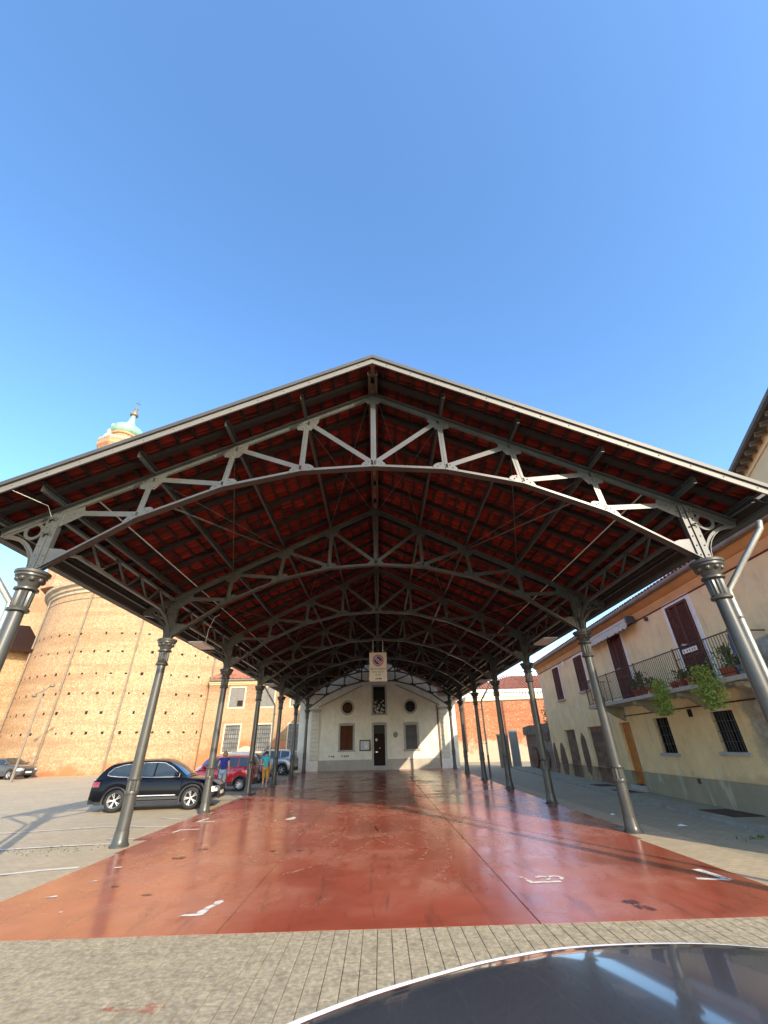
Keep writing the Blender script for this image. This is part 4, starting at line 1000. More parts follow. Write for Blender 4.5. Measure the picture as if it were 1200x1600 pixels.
while y < 18.6:
    if bme is None:
        mb = MB().tube([(0,0,-.475),(0,0,.475)], .0085, 5); bme = bpy.data.meshes.new('baluster'); bme.from_pydata([tuple(v) for v in mb.v], [], mb.f); bme.materials.append(IRON)
    o = link('baluster', bme, bal); o.location = RB(y, 3.835); y += .115
for k in range(8):
    o = link('baluster', bme, bal); o.location = RP(18.62, 3.835, .08+k*.115)
for y in (8.64, 11.2, 13.8, 16.2, 18.6):
    MB().tube([RB(y,3.27), RB(y,4.36)], .02, 6).tube([RB(y,4.0), RB(y,4.05,.82)], .012, 5).build('rail_post', IRON, bal)
MB().tube([RB(8.3,2.79,.06), RB(17.9,2.79,.06)], .022, 6).build('wall_pipe', IRON, yh)
MB().prism([(12.85,2.52),(13.05,2.52),(13.05,2.74),(12.85,2.74)], lambda u, v, t: RP(u, v, .03*t), 1).build('vent', BLACK, yh)
MB().prism([(13.6,.62),(13.72,.62),(13.72,.76),(13.6,.76)], lambda u, v, t: RP(u, v, .06*t), 1).build('vent', IRON, yh)
MB().prism([(23.1,5.72),(23.28,5.72),(23.28,6.0),(23.1,6.0)], lambda u, v, t: RP(u, v, .12*t), 1).build('wall_box', WHITE, yh)
MB().prism([(13.5,5.86),(13.62,5.86),(13.62,5.98),(13.5,5.98)], lambda u, v, t: RP(u, v, .10*t), 1).build('wall_hook', IRON, yh)
# awning with scalloped valance
aw = thing('awning', 'rolled pale canvas awning with scalloped edge above the left balcony door', 'awning', RP(16.7, 6.2, .2)); aw['wc'] = 1
smoothby(MB().tube([RP(14.45,6.14,.28), RP(19.05,6.14,.28)], .11, 10).build('roll', AWN, aw))
mb = MB(); n = 46
for i in range(n):
    y0_ = 14.45+4.6*i/n; y1_ = 14.45+4.6*(i+1)/n; dz = lambda y_: .30+.07*abs(math.sin((y_-14.45)*math.pi/.36)); ox = lambda y_: .40+.015*math.sin(y_*9)
    mb.add([RP(y0_,6.18,.36), RP(y1_,6.18,.36), RP(y1_,6.18-dz(y1_),ox(y1_)), RP(y0_,6.18-dz(y0_),ox(y0_))], [(0,1,2,3)])
mb.build('valance', AWN, aw)
for y in (14.38, 19.1): MB().prism([(y-.05,6.0),(y+.05,6.0),(y+.05,6.27),(y-.05,6.27)], lambda u, v, t: RP(u, v, .42*t), 1).build('bracket', IRONG, aw)
# balcony sign
bs = thing('balcony_sign', 'narrow white board with faded lettering on the balcony railing', 'sign', RB(10.3, 4.12, 1.0)); bs['wc'] = 1
MB().prism([(9.98,4.10),(10.68,4.10),(10.68,4.22),(9.98,4.22)], lambda u, v, t: RB(u, v, .995+.012*t), 1).build('panel', WHITE, bs)
mb = MB()
for y in (10.58, 10.42, 10.30, 10.17, 10.06): mb.prism([(y,4.125),(y+.035,4.125),(y+.035,4.195),(y,4.195)], lambda u, v, t: RB(u, v, 1.007+.002*t), 1)
tag(mb.build('lettering', IRON, bs), kind='stuff')
# clothes airer arms
for (y, nm) in ((10.4, 'nearer balcony door'), (14.9, 'farther balcony door')):
    o = thing('airer_arm', 'thin metal drying arm over the railing by the %s' % nm, 'clothes airer', RB(y, 4.35)); o['wc'] = 1
    MB().tube([RB(y,4.33), RB(y+.9,4.52,.5)], .012, 5).tube([RB(y+.1,4.33), RB(y+.98,4.5,.5)], .012, 5).build('arm', ALLOY, o)
# hanging clothes at the near end
hc = thing('hanging_cloth', 'dark blue cloth hung over a pole at the near end of the balcony', 'laundry', RB(8.55, 4.2)); hc['wc'] = 1
MB().tube([RB(8.6,4.28), RB(8.1,4.62,1.2)], .014, 6).build('pole', IRONG, hc)
mb = MB(); n = 10
for i in range(n):
    for j in range(6): pass
vs = []; fs = []
for i in range(11):
    for j in range(7):
        u = i/10; v = j/6; vs.append(RB(8.62-.42*u+.02*math.sin(j*2+i), 4.24-.62*v-.05*math.sin(u*6), 1.02+.05*math.sin(u*14+v*3)))
for i in range(10):
    for j in range(6): a = i*7+j; fs.append((a, a+1, a+8, a+7))
mk('cloth', vs, fs, DENIM, hc, smooth=True)
# leaves
def leaves(mb, n, fn, size, sd=0, mi=0):
    random.seed(sd)
    for _ in range(n):
        p = Vector(fn()); s_ = size*random.uniform(.6, 1.3)
        d = Vector((random.gauss(0,1), random.gauss(0,1), random.gauss(0,.7))).normalized(); u = d.cross(Vector((random.random(), random.random(), .3))).normalized()
        b = d.cross(u)*.05*s_
        mb.add([p-d*s_, p+u*s_*.55+b, p+d*s_, p-u*s_*.55+b], [(0,1,2),(0,2,3)], mi)
def vine(y0, z0, drift, ln, wd, sd, label, grp=None):
    t = thing('hanging_vine', label, 'plant', RB(y0, z0, 1.02)); t['wc'] = 1
    def fn():
        k = random.random()**.8; th = 1-abs(k-.55)*.5
        yy = y0+drift*k+random.gauss(0, wd*.42*th); return RB(yy, z0-ln*k+random.gauss(0,.03), 1.04+abs(random.gauss(0,.09)))
    mb = MB(); leaves(mb, 1500, fn, .036, sd); mb.build('foliage', LEAFL, t)
    st_ = MB()
    for k in range(6):
        yy = y0+(k-2.5)*wd*.22; st_.tube([RB(yy, z0, 1.0), RB(yy+drift*.5, z0-ln*.5, 1.08), RB(yy+drift, z0-ln*.95, 1.05)], .006, 5)
    st_.build('stem', LEAFD, t)
vine(12.35, 3.60, .05, 1.02, .62, 31, 'bright green trailing plant spilling over the balcony, above the smaller window')
vine(10.05, 3.68, -.1, 1.08, .72, 32, 'bright green trailing plant spilling over the balcony, above the larger dark window')
# pots on balcony
def pot(y, o_, r, h, m, plant, ph, label, sq=False, leafm=LEAFD, nl=220):
    t = thing('potted_plant', label, 'potted plant', RB(y, 3.275, o_), group='potted plants on the balcony')
    if sq:
        MB().add([(-r*.45,-r*.85,0),(r*.45,-r*.85,0),(r*.45,r*.85,0),(-r*.45,r*.85,0),(-r*.55,-r,h),(r*.55,-r,h),(r*.55,r,h),(-r*.55,r,h)], [(0,3,2,1),(0,1,5,4),(1,2,6,5),(2,3,7,6),(3,0,4,7)]).box(-r*.6,r*.6,-r*1.04,r*1.04,h-.03,h).build('planter', m, t)
    else: smoothby(MB().lathe([(r*.68,0),(r*.92,h*.8),(r*1.05,h*.8),(r*1.05,h),(r*.9,h),(r*.85,h*.8)], n=14).build('pot', m, t))
    mb = MB()
    if plant == 'blade':
        random.seed(int(y*100))
        for _ in range(26):
            a = random.uniform(0, 6.28); l = ph*random.uniform(.6,1.1); sp = random.uniform(.1,.5)*ph
            p0 = Vector((0,0,h)); p1 = Vector((math.cos(a)*sp*.5, math.sin(a)*sp*.5, h+l*.7)); p2 = Vector((math.cos(a)*sp, math.sin(a)*sp, h+l*.75)); q = Vector((-math.sin(a), math.cos(a), 0))*.018
            mb.add([p0-q, p0+q, p1+q*1.2, p1-q*1.2, p2], [(0,1,2,3),(3,2,4)])
    leaves(mb, nl, lambda: (random.gauss(0, r*.6), random.gauss(0, r*.8), h+ph*random.random()**1.1*.7), .035, int(y*10))
    mb.build('foliage', leafm, t)
pot(13.95, .80, .17, .26, TERRA, 'blade', .75, 'tall leafy plant in a clay pot beside the dark central rail post')
pot(14.45, .75, .16, .24, TERRA, 'blade', .5, 'drooping plant in a clay pot just beyond the central rail post')
pot(13.35, .80, .16, .22, TERRA, 'bush', .45, 'spiky plant in a clay pot between rail post and first vine')
pot(11.9, .84, .14, .19, TERRA, 'none', .06, 'small clay pot with hardly any growth right of the first vine', nl=20)
pot(11.45, .84, .15, .2, TERRA, 'bush', .42, 'bushy plant in a clay pot below the white railing board')
pot(11.05, .84, .14, .2, TERRA, 'bush', .3, 'low green plant in a clay pot, second left of the larger vine')
pot(10.6, .82, .18, .2, TERRA, 'bush', .45, 'dark bushy plant crowded against the larger vine')
pot(9.25, .80, .28, .24, TERRA, 'blade', .75, 'long red planter with fern-like leaves near the balcony end', sq=True)
pot(8.85, .84, .13, .22, BLUEPOT, 'bush', .3, 'small plant in a blue pot at the very end of the balcony')
pot(17.8, .80, .22, .2, TERRA, 'none', .15, 'long low planter at the far left end of the balcony', sq=True, nl=60)
# sidewalk strip & kerb along the house
mb = MB()
vs = [RP(2,.0,1.35), RP(12,.0,1.35), RP(29,gz(29),1.2)]
kb = thing('pavement', None, None, (9, 15, 0)); kb['wc'] = 1; tag(kb, kind='structure')
for (a, b) in ((-6, 12), (12, 36)):
    za, zb = gz(a), gz(b)
    mb.add([RP(a,za+.07,1.30), RP(b,zb+.07,1.30), RP(b,zb+.07,-.2), RP(a,za+.07,-.2), RP(a,za-.02,1.30), RP(b,zb-.02,1.30)], [(3,2,1,0),(0,1,5,4)])
mb.build('pavement_slab', GREYPL, kb)
y = -4
while y < 35:
    MB().add([RP(y+.01,gz(y)+.075,1.42), RP(y+.99,gz(y+1)+.075,1.42), RP(y+.99,gz(y+1)+.075,1.29), RP(y+.01,gz(y)+.075,1.29), RP(y+.01,gz(y)-.02,1.43), RP(y+.99,gz(y+1)-.02,1.43)], [(3,2,1,0),(0,1,5,4)]).build('kerbstone', KERB, kb); y += 1
# dark mats/grates
MATM = mat('brown_grating', (.075,.04,.033), .8, 0, .2, 15)
for (x, y, wx_, wy, lab) in ((9.72, 11.9, .42, .72, 'brown metal grating set in the pavement near the plinth'), (9.9, 17.7, .35, .6, 'dark doormat in front of the wooden door'), (10.15, 20.2, .4, .5, 'dark grating in the pavement before the plank door')):
    o = thing('grating', lab, 'grating', (x, y, gz(y)+.073))
    MB().box(-wx_, wx_, -wy, wy, 0, .012).build('frame', MATM, o)
    for k in range(8): MB().box(-wx_+.02, wx_-.02, -wy+.05+k*(2*wy-.1)/8, -wy+.05+(k+.6)*(2*wy-.1)/8, .012, .018).build('bar', MATM, o)

# ----- taller cream house behind
tb = thing('tall_house', 'taller cream house rising behind the yellow house at the right edge', 'house', (14.8, 10, 0)); tb['wc'] = 1
A = Vector((16.15, 13.1, 0)); D = Vector((1.9, 4.05, 0)).normalized(); Nn = Vector((D.y, -D.x, 0)); B = A - D*9
mb = MB(); H = 11.75
P = [A, B, B+Nn*7, A+Nn*7]; mb.add([p for p in P]+[p+Vector((0,0,H)) for p in P], [(0,1,5,4),(1,2,6,5),(2,3,7,6),(3,0,4,7)]); mb.build('wall', CREAM, tb)
e0 = A+D*.55-Nn*.45; e1 = B-D*.3-Nn*.45
mb = MB().add([e0+Vector((0,0,H+.06)), e1+Vector((0,0,H+.06)), e1+Nn*8+Vector((0,0,H+2.6)), e0+Nn*8+Vector((0,0,H+2.6)), e0+Vector((0,0,H-.02)), e1+Vector((0,0,H-.02)), e1+Nn*8+Vector((0,0,H+2.5)), e0+Nn*8+Vector((0,0,H+2.5))], [(0,1,2,3),(7,6,5,4),(0,4,5,1),(0,3,7,4)]); mb.build('roof', WOODDK, tb)
MB().tube([e0+Vector((0,0,H))-Nn*.06, e1+Vector((0,0,H))-Nn*.06], .09, 8).build('gutter', IRONG, tb)
for k in range(14):
    p = A+D*.3-D*(k*.62); MB().beam(p+Vector((0,0,H-.10)), p-Nn*.38+Vector((0,0,H-.10)), .12, .14).build('eave_bracket', DPIPE, tb)
MB().beam(A+D*.02+Vector((0,0,H-.35)), B+Vector((0,0,H-.35)), .10, .12).build('cornice', CREAM, tb)

# ----- street wall, gate, orange wall, palazzo
STCOP = mat('stained_coping', (.17,.15,.115), .9, 0, .3, 3, .3, 30, .2, dirt=(.07,.06,.045), dirt_amt=.8)
sw = thing('street_wall', 'low weathered brick and plaster wall with concrete coping beyond the yellow house', 'wall', (11.4, 32, gz(32))); sw['wc'] = 1
mb = MB().add([RP(28.62,-.1,-.02), RP(35.6,-.1,-.15), RP(35.6,2.72,-.15), RP(28.62,2.9,-.02), RP(28.62,-.1,-.42), RP(35.6,-.1,-.55), RP(35.6,2.72,-.55), RP(28.62,2.9,-.42)], [(0,1,2,3),(1,5,6,2),(3,2,6,7),(5,4,7,6)]); mb.build('masonry', OLDBR, sw)
for (a, b) in ((28.7,30.9),(30.93,33.2),(33.23,35.7)):
    MB().add([RP(a,2.42,.04), RP(b,2.40,.0), RP(b,2.95,.0), RP(a,3.05,.04), RP(a,2.42,-.5), RP(b,2.4,-.6), RP(b,2.95,-.6), RP(a,3.05,-.5)], [(0,1,2,3),(1,5,6,2),(3,2,6,7),(0,4,5,1),(4,0,3,7)]).build('coping', STCOP, sw)
for (yc, zc_, ry, rz_, sd) in ((30.5,.9,.9,.6,41),(33.2,1.0,.8,.7,42),(29.6,2.2,.6,.25,43)):
    MB().prism(ell(yc, zc_, ry, rz_, sd=sd), lambda u, v, t: RP(u, v, .02+.012*t), 1).build('exposed_brick', BRP, sw)
gt = thing('metal_gate', 'grey sheet metal gate of vertical boards at the end of the street wall', 'gate', (11.3, 36.3, gz(36))); gt['wc'] = 1
for k in range(6):
    x = 10.66+k*.115; MB().box(x, x+.108, 36.3, 36.34, gz(36)+.05, 2.85).build('board', mat('gate_grey', (.20,.20,.18), .7) if k == 0 else MATS['gate_grey'], gt)
MB().box(10.64,11.34,36.34,36.37,1.1,1.18).box(10.64,11.34,36.34,36.37,2.3,2.38).build('rail', MATS['gate_grey'], gt)
bw_ = thing('garden_wall', 'short dark brick wall left of the grey metal gate', 'wall', (10.0, 36.5, gz(36))); bw_['wc'] = 1
MB().box(9.75, 10.58, 36.4, 36.8, 0, 2.45).build('masonry', OLDBR, bw_); MB().box(9.7, 10.6, 36.35, 36.85, 2.45, 2.55).build('coping', GREYPL, bw_)
ow = thing('orange_brick_wall', 'tall sunlit orange brick wall with peeling plaster base beyond the canopy', 'wall', (12, 47, gz(47))); ow['wc'] = 1
Aw, Bw = Vector((6.9, 48.3, 0)), Vector((19.5, 45.0, 0)); dw = (Bw-Aw).normalized(); nw = Vector((dw.y, -dw.x, 0))
def wallbox(a, b, off, z0, z1, th=.5):
    p = [a+nw*off, b+nw*off, b-nw*th, a-nw*th]
    return MB().add([q+Vector((0,0,z0)) for q in p]+[q+Vector((0,0,z1)) for q in p], [(0,1,5,4),(1,2,6,5),(2,3,7,6),(3,0,4,7),(4,5,6,7)])
wallbox(Aw, Bw, 0, 0, 5.9).build('masonry', ORANGE, ow); wallbox(Aw, Bw, .10, 5.9, 6.0, .6).build('coping', DPIPE, ow)
for k in (2.4, 6.6, 9.6): wallbox(Aw+dw*k, Aw+dw*(k+.10), .12, 1.2, 5.9).build('downpipe', mat('brown_pipe', (.13,.06,.035), .6) if k == 2.4 else MATS['brown_pipe'], ow)
pz = thing('palazzo', 'large cream building with dentil cornice and red hipped roof behind the orange wall', 'building', (24, 61, gz(60))); pz['wc'] = 1
MB().box(12.2, 45, 61, 75, 0, 7.75).build('wall', PALA, pz)
MB().box(12.0, 45, 60.8, 61, 7.65, 7.8).box(11.6, 45, 60.2, 61, 8.15, 8.5).box(11.9,45,60.6,61,7.0,7.1).build('cornice', WHITE, pz)
for k in range(60): MB().box(11.9+k*.42, 12.12+k*.42, 60.5, 61, 7.85, 8.15).build('dentil', WHITE, pz)
for k in range(5): MB().box(15.2+k*3.4, 15.45+k*3.4, 60.9, 61, 4, 7.0).build('pilaster', WHITE, pz)
mb = MB().add([(11.6,60.2,8.5),(45,60.2,8.5),(45,66,10.95),(20.5,66,10.95),(18.5,63.5,9.9),(15.4,63.5,9.8),(11.6,75,8.5),(14.5,66,9.8)], [(0,1,2,3),(0,3,4),(0,4,5),(0,5,6)]); mb.build('roof', TILE2, pz)
mb = MB()
for k in range(80):
    x = 12+k*.41; t = min(1, max(0, (x-12.2)/7.0)); mb.tube([(x, 60.15, 8.56), (x+0.0, 60.2+5.6*t, 8.56+2.4*t)], .10, 5, cap=False)
tag(mb.build('roof_tiles', TILE2, pz), kind='stuff')
# bush between
bsh = thing('garden_shrub', 'dark green shrub above the street wall at the corner of the yellow house', 'shrub', (12.3, 30.4, 0)); bsh['wc'] = 1
mb = MB(); leaves(mb, 1800, lambda: (12.25+random.gauss(0,.3), 29.9+random.gauss(0,.45), 3.55+random.gauss(0,.42)), .06, 51); mb.build('crown', LEAFD, bsh)
MB().tube([(12.3,30.2,0),(12.25,30.1,2.2),(12.2,30.0,3.8)], [.08,.06,.03], 7).build('trunk', WOODW, bsh)

# ----- monastery wing on the left
mw = thing('brick_wing', 'two storey ochre brick wing with grated windows and grey shutters behind the parked cars', 'building', (-12, 44, gz(44))); mw['wc'] = 1
MY = 44.0; MFn = lambda u, z, d: (u, MY+d, z)
wh = []
for (a, b) in ((-15.33,-13.85),(-12.25,-10.77),(-9.05,-7.6)):
    wh += [(a, b, 5.62, 7.44), (a, b, 1.68, 4.0)]
wall_holes(-17.6, -5.5, -.1, 7.75, wh, MFn, MONA, 'wall', mw, .25)
MB().box(-17.6,-5.5,MY-.10,MY+.3,7.75,7.9).box(-17.6,-5.5,MY-.25,MY+.3,7.9,8.08).build('cornice', CREAM, mw)
MB().box(-17.6,-5.5,MY+.3,MY+7.5,-.1,8.0).build('back_wall', MONA, mw)
smoothby(MB().tube([(-17.6,MY-.42,8.17),(-5.5,MY-.42,8.17)], .10, 8).build('gutter', DPIPE, mw))
MB().add([(-17.6,MY-.4,8.2),(-5.5,MY-.4,8.2),(-5.5,MY+4,10.1),(-17.6,MY+4,10.1),(-5.5,MY+8,8.2),(-17.6,MY+8,8.2)], [(0,1,2,3),(3,2,4,5)]).build('roof', TILE2, mw)
mb = MB()
for k in range(48): x = -17.5+k*.252; mb.tube([(x, MY-.45, 8.28), (x, MY+4, 10.18)], .085, 5, cap=False)
tag(mb.build('roof_tiles', TILE2, mw), kind='stuff')
for i, (a, b, c, d) in enumerate(wh):
    upper = c > 5
    mb = MB()
    t = .12
    for (p, q, r_, s_) in ((a-t,a,c-t,d+t),(b,b+t,c-t,d+t),(a,b,d,d+t),(a,b,c-t,c)): mb.box(p, q, MY-.02, MY+.02, r_, s_)
    wn = mb.build('window', mat('ochre_trim', (.60,.50,.33), .9) if 'ochre_trim' not in MATS else MATS['ochre_trim'], mw)
    if upper:
        m_ = (a+b)/2
        for (p, q) in ((a, m_-.01), (m_+.01, b)):
            MB().box(p, q, MY+.04, MY+.09, c, d).build('shutter', SHUTG, wn)
        if i == 0: MB().box(m_+.08, b-.12, MY+.02, MY+.038, c+.1, c+.62).build('shutter_flap', WOODDK, wn)
    else:
        MB().box(a, b, MY+.2, MY+.23, c, d).build('pane', mat('dusty_pane', (.20,.19,.16), .3, 0, .4, 1.5) if 'dusty_pane' not in MATS else MATS['dusty_pane'], wn)
        for k in range(1, 7): x = a+(b-a)*k/7; MB().box(x-.022, x+.022, MY+.05, MY+.08, c, d).build('grille_bar', IRONG, wn)
        for k in range(1, 6): z = c+(d-c)*k/6; MB().box(a, b, MY+.08, MY+.10, z-.02, z+.02).build('grille_bar', IRONG, wn)
mb = MB()
for k in range(10):
    t0, t1 = math.pi*k/10, math.pi*(k+1)/10
    mb.prism([(-13.05+.62*math.cos(t0),1.25+.62*math.sin(t0)),(-13.05+.62*math.cos(t1),1.25+.62*math.sin(t1)),(-13.05+.9*math.cos(t1),1.25+.9*math.sin(t1)),(-13.05+.9*math.cos(t0),1.25+.9*math.sin(t0))], lambda u, v, d: (u, MY-.06+d, v), .1)
ar = mb.build('arched_niche', MATS['ochre_trim'], mw)
mk('niche_back', [(-13.05+.62*math.cos(math.pi*k/10), MY-.02, 1.25+.62*math.sin(math.pi*k/10)) for k in range(11)]+[(-13.67,MY-.02,.2),(-12.43,MY-.02,.2)], [tuple(range(13))], STONE, ar)

# ----- church
ch = thing('brick_church', 'huge curved brick church apse with rows of putlog holes and green onion lantern', 'church', (-27.9, 52.6, gz(52))); ch['wc'] = 1
AC = Vector((-27.9, 52.6, 0)); AR = 12.8
def apt(t, z, r=AR): return (AC.x+r*math.cos(t), AC.y+r*math.sin(t), z)
HZ = 17.0
N = 96; vs = []; fs = []
for (z, r) in ((-.2, AR), (HZ, AR)):
    for k in range(N): vs.append(apt(2*math.pi*k/N, z, r))
for k in range(N): fs.append((k, (k+1) % N, N+(k+1) % N, N+k))
o = mk('apse_wall', vs, fs, CHURCH, ch); smoothby(o)
CTR = mat('church_cornice', (.40,.32,.22), .9, 0, .2, 2)
mb = MB().lathe([(AR,16.6),(AR+.15,16.7),(AR+.15,16.95),(AR+.35,17.1),(AR+.38,17.35),(AR+.7,17.55),(AR+.75,17.85),(AR+.2,18.0)], AC, 96); smoothby(mb.build('cornice', CTR, ch), 30)
mb = MB().lathe([(AR+.02,15.95),(AR+.05,16.0),(AR+.02,16.05)], AC, 96); mb.build('string_course', DPIPE, ch)
mb = MB().lathe([(AR+.72,17.86),(AR*.5,20.2),(.01,21.5)], AC, 48); mb.build('apse_roof', TILE2, ch)
nave = MB().box(-51, -16.5, 55, 80, 0, 24).build('nave_wall', CHURCH, ch)
mb = MB().lathe([(7.6, 0), (7.6, 33), (8.0,33.2), (8.1,33.8)], (-36, 66, 0), 8); mb.build('crossing_drum', CHURCH, ch)
# putlog holes: rows at measured heights
mb = MB(); near_ang = math.atan2(CAMP.y-AC.y, CAMP.x-AC.x)
rows = [(12.3, 0), (10.55, .5), (8.5, .1), (6.75, .6), (5.1, .2), (3.45, .7)]
random.seed(9)
for (z, ph) in rows:
    n = 15
    for k in range(-13, 10):
        if random.random() < .1: continue
        t = near_ang + (k+ph+random.uniform(-.08,.08))*.1045
        a = .008*random.uniform(.7, 1.25); hz_ = .11*random.uniform(.7, 1.3)
        mb.add([apt(t-a, z-hz_, AR+.006), apt(t+a, z-hz_, AR+.006), apt(t+a, z+hz_, AR+.006), apt(t-a, z+hz_, AR+.006), apt(t-a, z-hz_, AR-.1), apt(t+a, z-hz_, AR-.1), apt(t+a, z+hz_, AR-.1), apt(t-a, z+hz_, AR-.1)], [(0,1,2,3),(0,1,5,4),(2,3,7,6),(1,2,6,5),(3,0,4,7)])
mb.build('putlog_holes', BLACK, ch)
def tang(az_deg):
    """angle on the apse circle hit by the ray of that azimuth"""
    a = R(az_deg); d = Vector((math.sin(a), math.cos(a), 0)); o_ = Vector((CAMP.x, CAMP.y, 0)) - AC; b = o_.dot(d); c = o_.dot(o_) - AR*AR; dd = b*b-c
    if dd < 0: return None
    p = o_+d*(-b-math.sqrt(dd)); return math.atan2(p.y, p.x)
for a in (-39.0, -35.47, -29.7, -20.9):
    t = tang(a)
    if t is None: continue
    p0 = Vector(apt(t, .2, AR+.12)); p1 = Vector(apt(t, 16.7, AR+.12))
    o = MB().tube([p0, p1], .085, 8).build('downpipe', DPIPE, ch); smoothby(o, 50)
    for z in (3, 7, 11, 15): MB().lathe([(.11,-.04),(.11,.04)], (p0.x, p0.y, z), 8).build('pipe_clip', DPIPE, o)
# lantern: tower azimuth -38, distance 66
TD = 66; ta = R(-37.95); TC = Vector((CAMP.x+TD*math.sin(ta), CAMP.y+TD*math.cos(ta), 0))
def ez(e): return 1.89+e*TD
TOW = brickmat('lantern_brick', (.56,.26,.12), (.46,.20,.10), (.5,.36,.24), (.60,.38,.22), .5, .6, axis='diag')
MB().lathe([(2.9,20),(2.9,ez(.615)),(3.3,ez(.622)),(3.3,ez(.632))], TC, 8).build('lantern_base', TOW, ch)
MB().lathe([(3.1,ez(.632)),(3.35,ez(.637)),(3.35,ez(.642)),(2.5,ez(.647))], TC, 8).build('lantern_cornice', CTR, ch)
MB().lathe([(1.9,ez(.645)),(1.9,ez(.662)),(2.15,ez(.664)),(2.2,ez(.669))], TC, 20).build('lantern_drum', TOW, ch)
dome = smoothby(MB().lathe([(2.05,ez(.668)),(2.45,ez(.676)),(2.45,ez(.685)),(2.1,ez(.694)),(1.4,ez(.701)),(.85,ez(.709)),(.5,ez(.722)),(.33,ez(.738)),(.30,ez(.742))], TC, 24).build('onion_dome', VERDI, ch), 60)
MB().lathe([(.3,ez(.740)),(.62,ez(.743)),(.62,ez(.749)),(.3,ez(.752)),(.2,ez(.762)),(.32,ez(.765)),(.1,ez(.769)),(.06,ez(.775))], TC, 10).build('finial', DPIPE, ch)
crx = MB(); crx.tube([TC+Vector((0,0,ez(.772))), TC+Vector((0,0,ez(.795)))], .05, 6); q = Vector((math.cos(ta), -math.sin(ta), 0))*.42
crx.tube([TC+Vector((0,0,ez(.784)))-q, TC+Vector((0,0,ez(.784)))+q], .05, 6); crx.build('cross', IRONG, ch)
sc_ = TC - q*5.2
smoothby(MB().lathe([(.55,ez(.645)),(.75,ez(.655)),(.35,ez(.668)),(.55,ez(.672)),(.2,ez(.684)),(.14,ez(.69)),(.25,ez(.694)),(.02,ez(.70))], sc_, 12).build('urn', mat('pale_urn', (.62,.56,.45), .8), ch), 50)
smoothby(MB().lathe([(.3,ez(.67)),(.35,ez(.676)),(.1,ez(.685)),(.2,ez(.69)),(.02,ez(.693))], TC+q*6.4, 12).build('urn', MATS['pale_urn'], ch), 50)
# side wing left of the apse
sw2 = thing('church_side_wing', 'lower brick wing with dark timber eave behind the left column', 'building', (-44, 50, gz(50))); sw2['wc'] = 1
def azp(a, d): a = R(a); return Vector((CAMP.x+d*math.sin(a), CAMP.y+d*math.cos(a), 0))
p0, p1 = azp(-52, 56), azp(-38.6, 60); dd = (p1-p0).normalized(); nn = Vector((dd.y, -dd.x, 0))
P = [p0, p1, p1-nn*8, p0-nn*8]
MB().add([p for p in P]+[p+Vector((0,0,12.0)) for p in P], [(0,1,5,4),(1,2,6,5),(2,3,7,6),(3,0,4,7),(4,5,6,7)]).build('wall', CHURCH, sw2)
MB().add([p0+nn*1.3+Vector((0,0,11.0)), p1+nn*1.3+Vector((0,0,11.6)), p1-nn*4+Vector((0,0,15.0)), p0-nn*4+Vector((0,0,13.4)), p0+nn*1.3+Vector((0,0,10.8)), p1+nn*1.3+Vector((0,0,11.3)), p1-nn*4+Vector((0,0,14.7)), p0-nn*4+Vector((0,0,13.1))], [(0,1,2,3),(7,6,5,4),(0,4,5,1),(1,5,6,2)]).build('roof', WOODDK, sw2)
# lamp post before the apse
lp = azp(-36.9, 45); lamp = thing('street_lamp', 'slender dark street lamp with two heads in front of the brick apse', 'street lamp', (lp.x, lp.y, gz(lp.y)))
MB().tube([(0,0,0),(0,0,1.2),(0,0,6.4)], [.11,.08,.05], 8).build('pole', DPIPE, lamp)
MB().tube([(-.55,0,5.9),(0,0,6.15),(.5,0,6.55)], .035, 6).build('arm', DPIPE, lamp)
for (x, z) in ((-.6,5.78),(.55,6.5)): MB().lathe([(.09,-.1),(.2,0),(.17,.1),(.03,.16)], (x,0,z), 10).build('lamp_head', DPIPE, lamp)

# ------------------------------------------------------------------ CARS (local: +x forward, z up)
WH = {}
def wheel_mesh(r, wdt, spokes, rimm):
    key = (r, spokes, rimm.name)
    if key in WH: return WH[key]
    ty = MB().lathe([(r*.66,-wdt/2),(r*.9,-wdt/2-.005),(r*.985,-wdt/2+.03),(r,0),(r*.985,wdt/2-.03),(r*.9,wdt/2+.005),(r*.66,wdt/2)], n=32, axis='y', cap=False)
    rm = MB().lathe([(r*.70,wdt/2-.015),(r*.66,wdt/2),(r*.62,wdt/2-.02),(r*.60,-.02)], n=32, axis='y', mi=0, cap=False)
    P = [(r*.62*math.cos(2*math.pi*k/24), -.01, r*.62*math.sin(2*math.pi*k/24)) for k in range(24)]; rm.add(P, [tuple(range(24))], 1)
    for k in range(spokes):
        t = 2*math.pi*k/spokes
        for dt in (-.16, .16):
            a = Vector((.1*r*math.cos(t), wdt/2-.045, .1*r*math.sin(t))); b = Vector((r*.63*math.cos(t+dt), wdt/2-.025, r*.63*math.sin(t+dt)))
            rm.beam(a, b, .018+.02*r, .025, up=(0,1,0))
    rm.lathe([(r*.14,wdt/2-.06),(r*.14,wdt/2-.025),(r*.05,wdt/2-.02)], n=12, axis='y')
    out_ = []
    for nm, mb, ms in (('tyre', ty, [RUBBER]), ('rim', rm, [rimm, BLACK])):
        me = bpy.data.meshes.new(nm); me.from_pydata([tuple(v) for v in mb.v], [], mb.f); [me.materials.append(m) for m in ms]; me.polygons.foreach_set('material_index', mb.m); 
        me.polygons.foreach_set('use_smooth', [nm == 'tyre']*len(me.polygons)); out_.append(me)
    WH[key] = out_; return out_
def interp(pts, x):
    if x <= pts[0][0]: return pts[0][1]
    for (a, b), (c, d) in zip(pts, pts[1:]):
        if x <= c: return b+(d-b)*(x-a)/(c-a)
    return pts[-1][1]
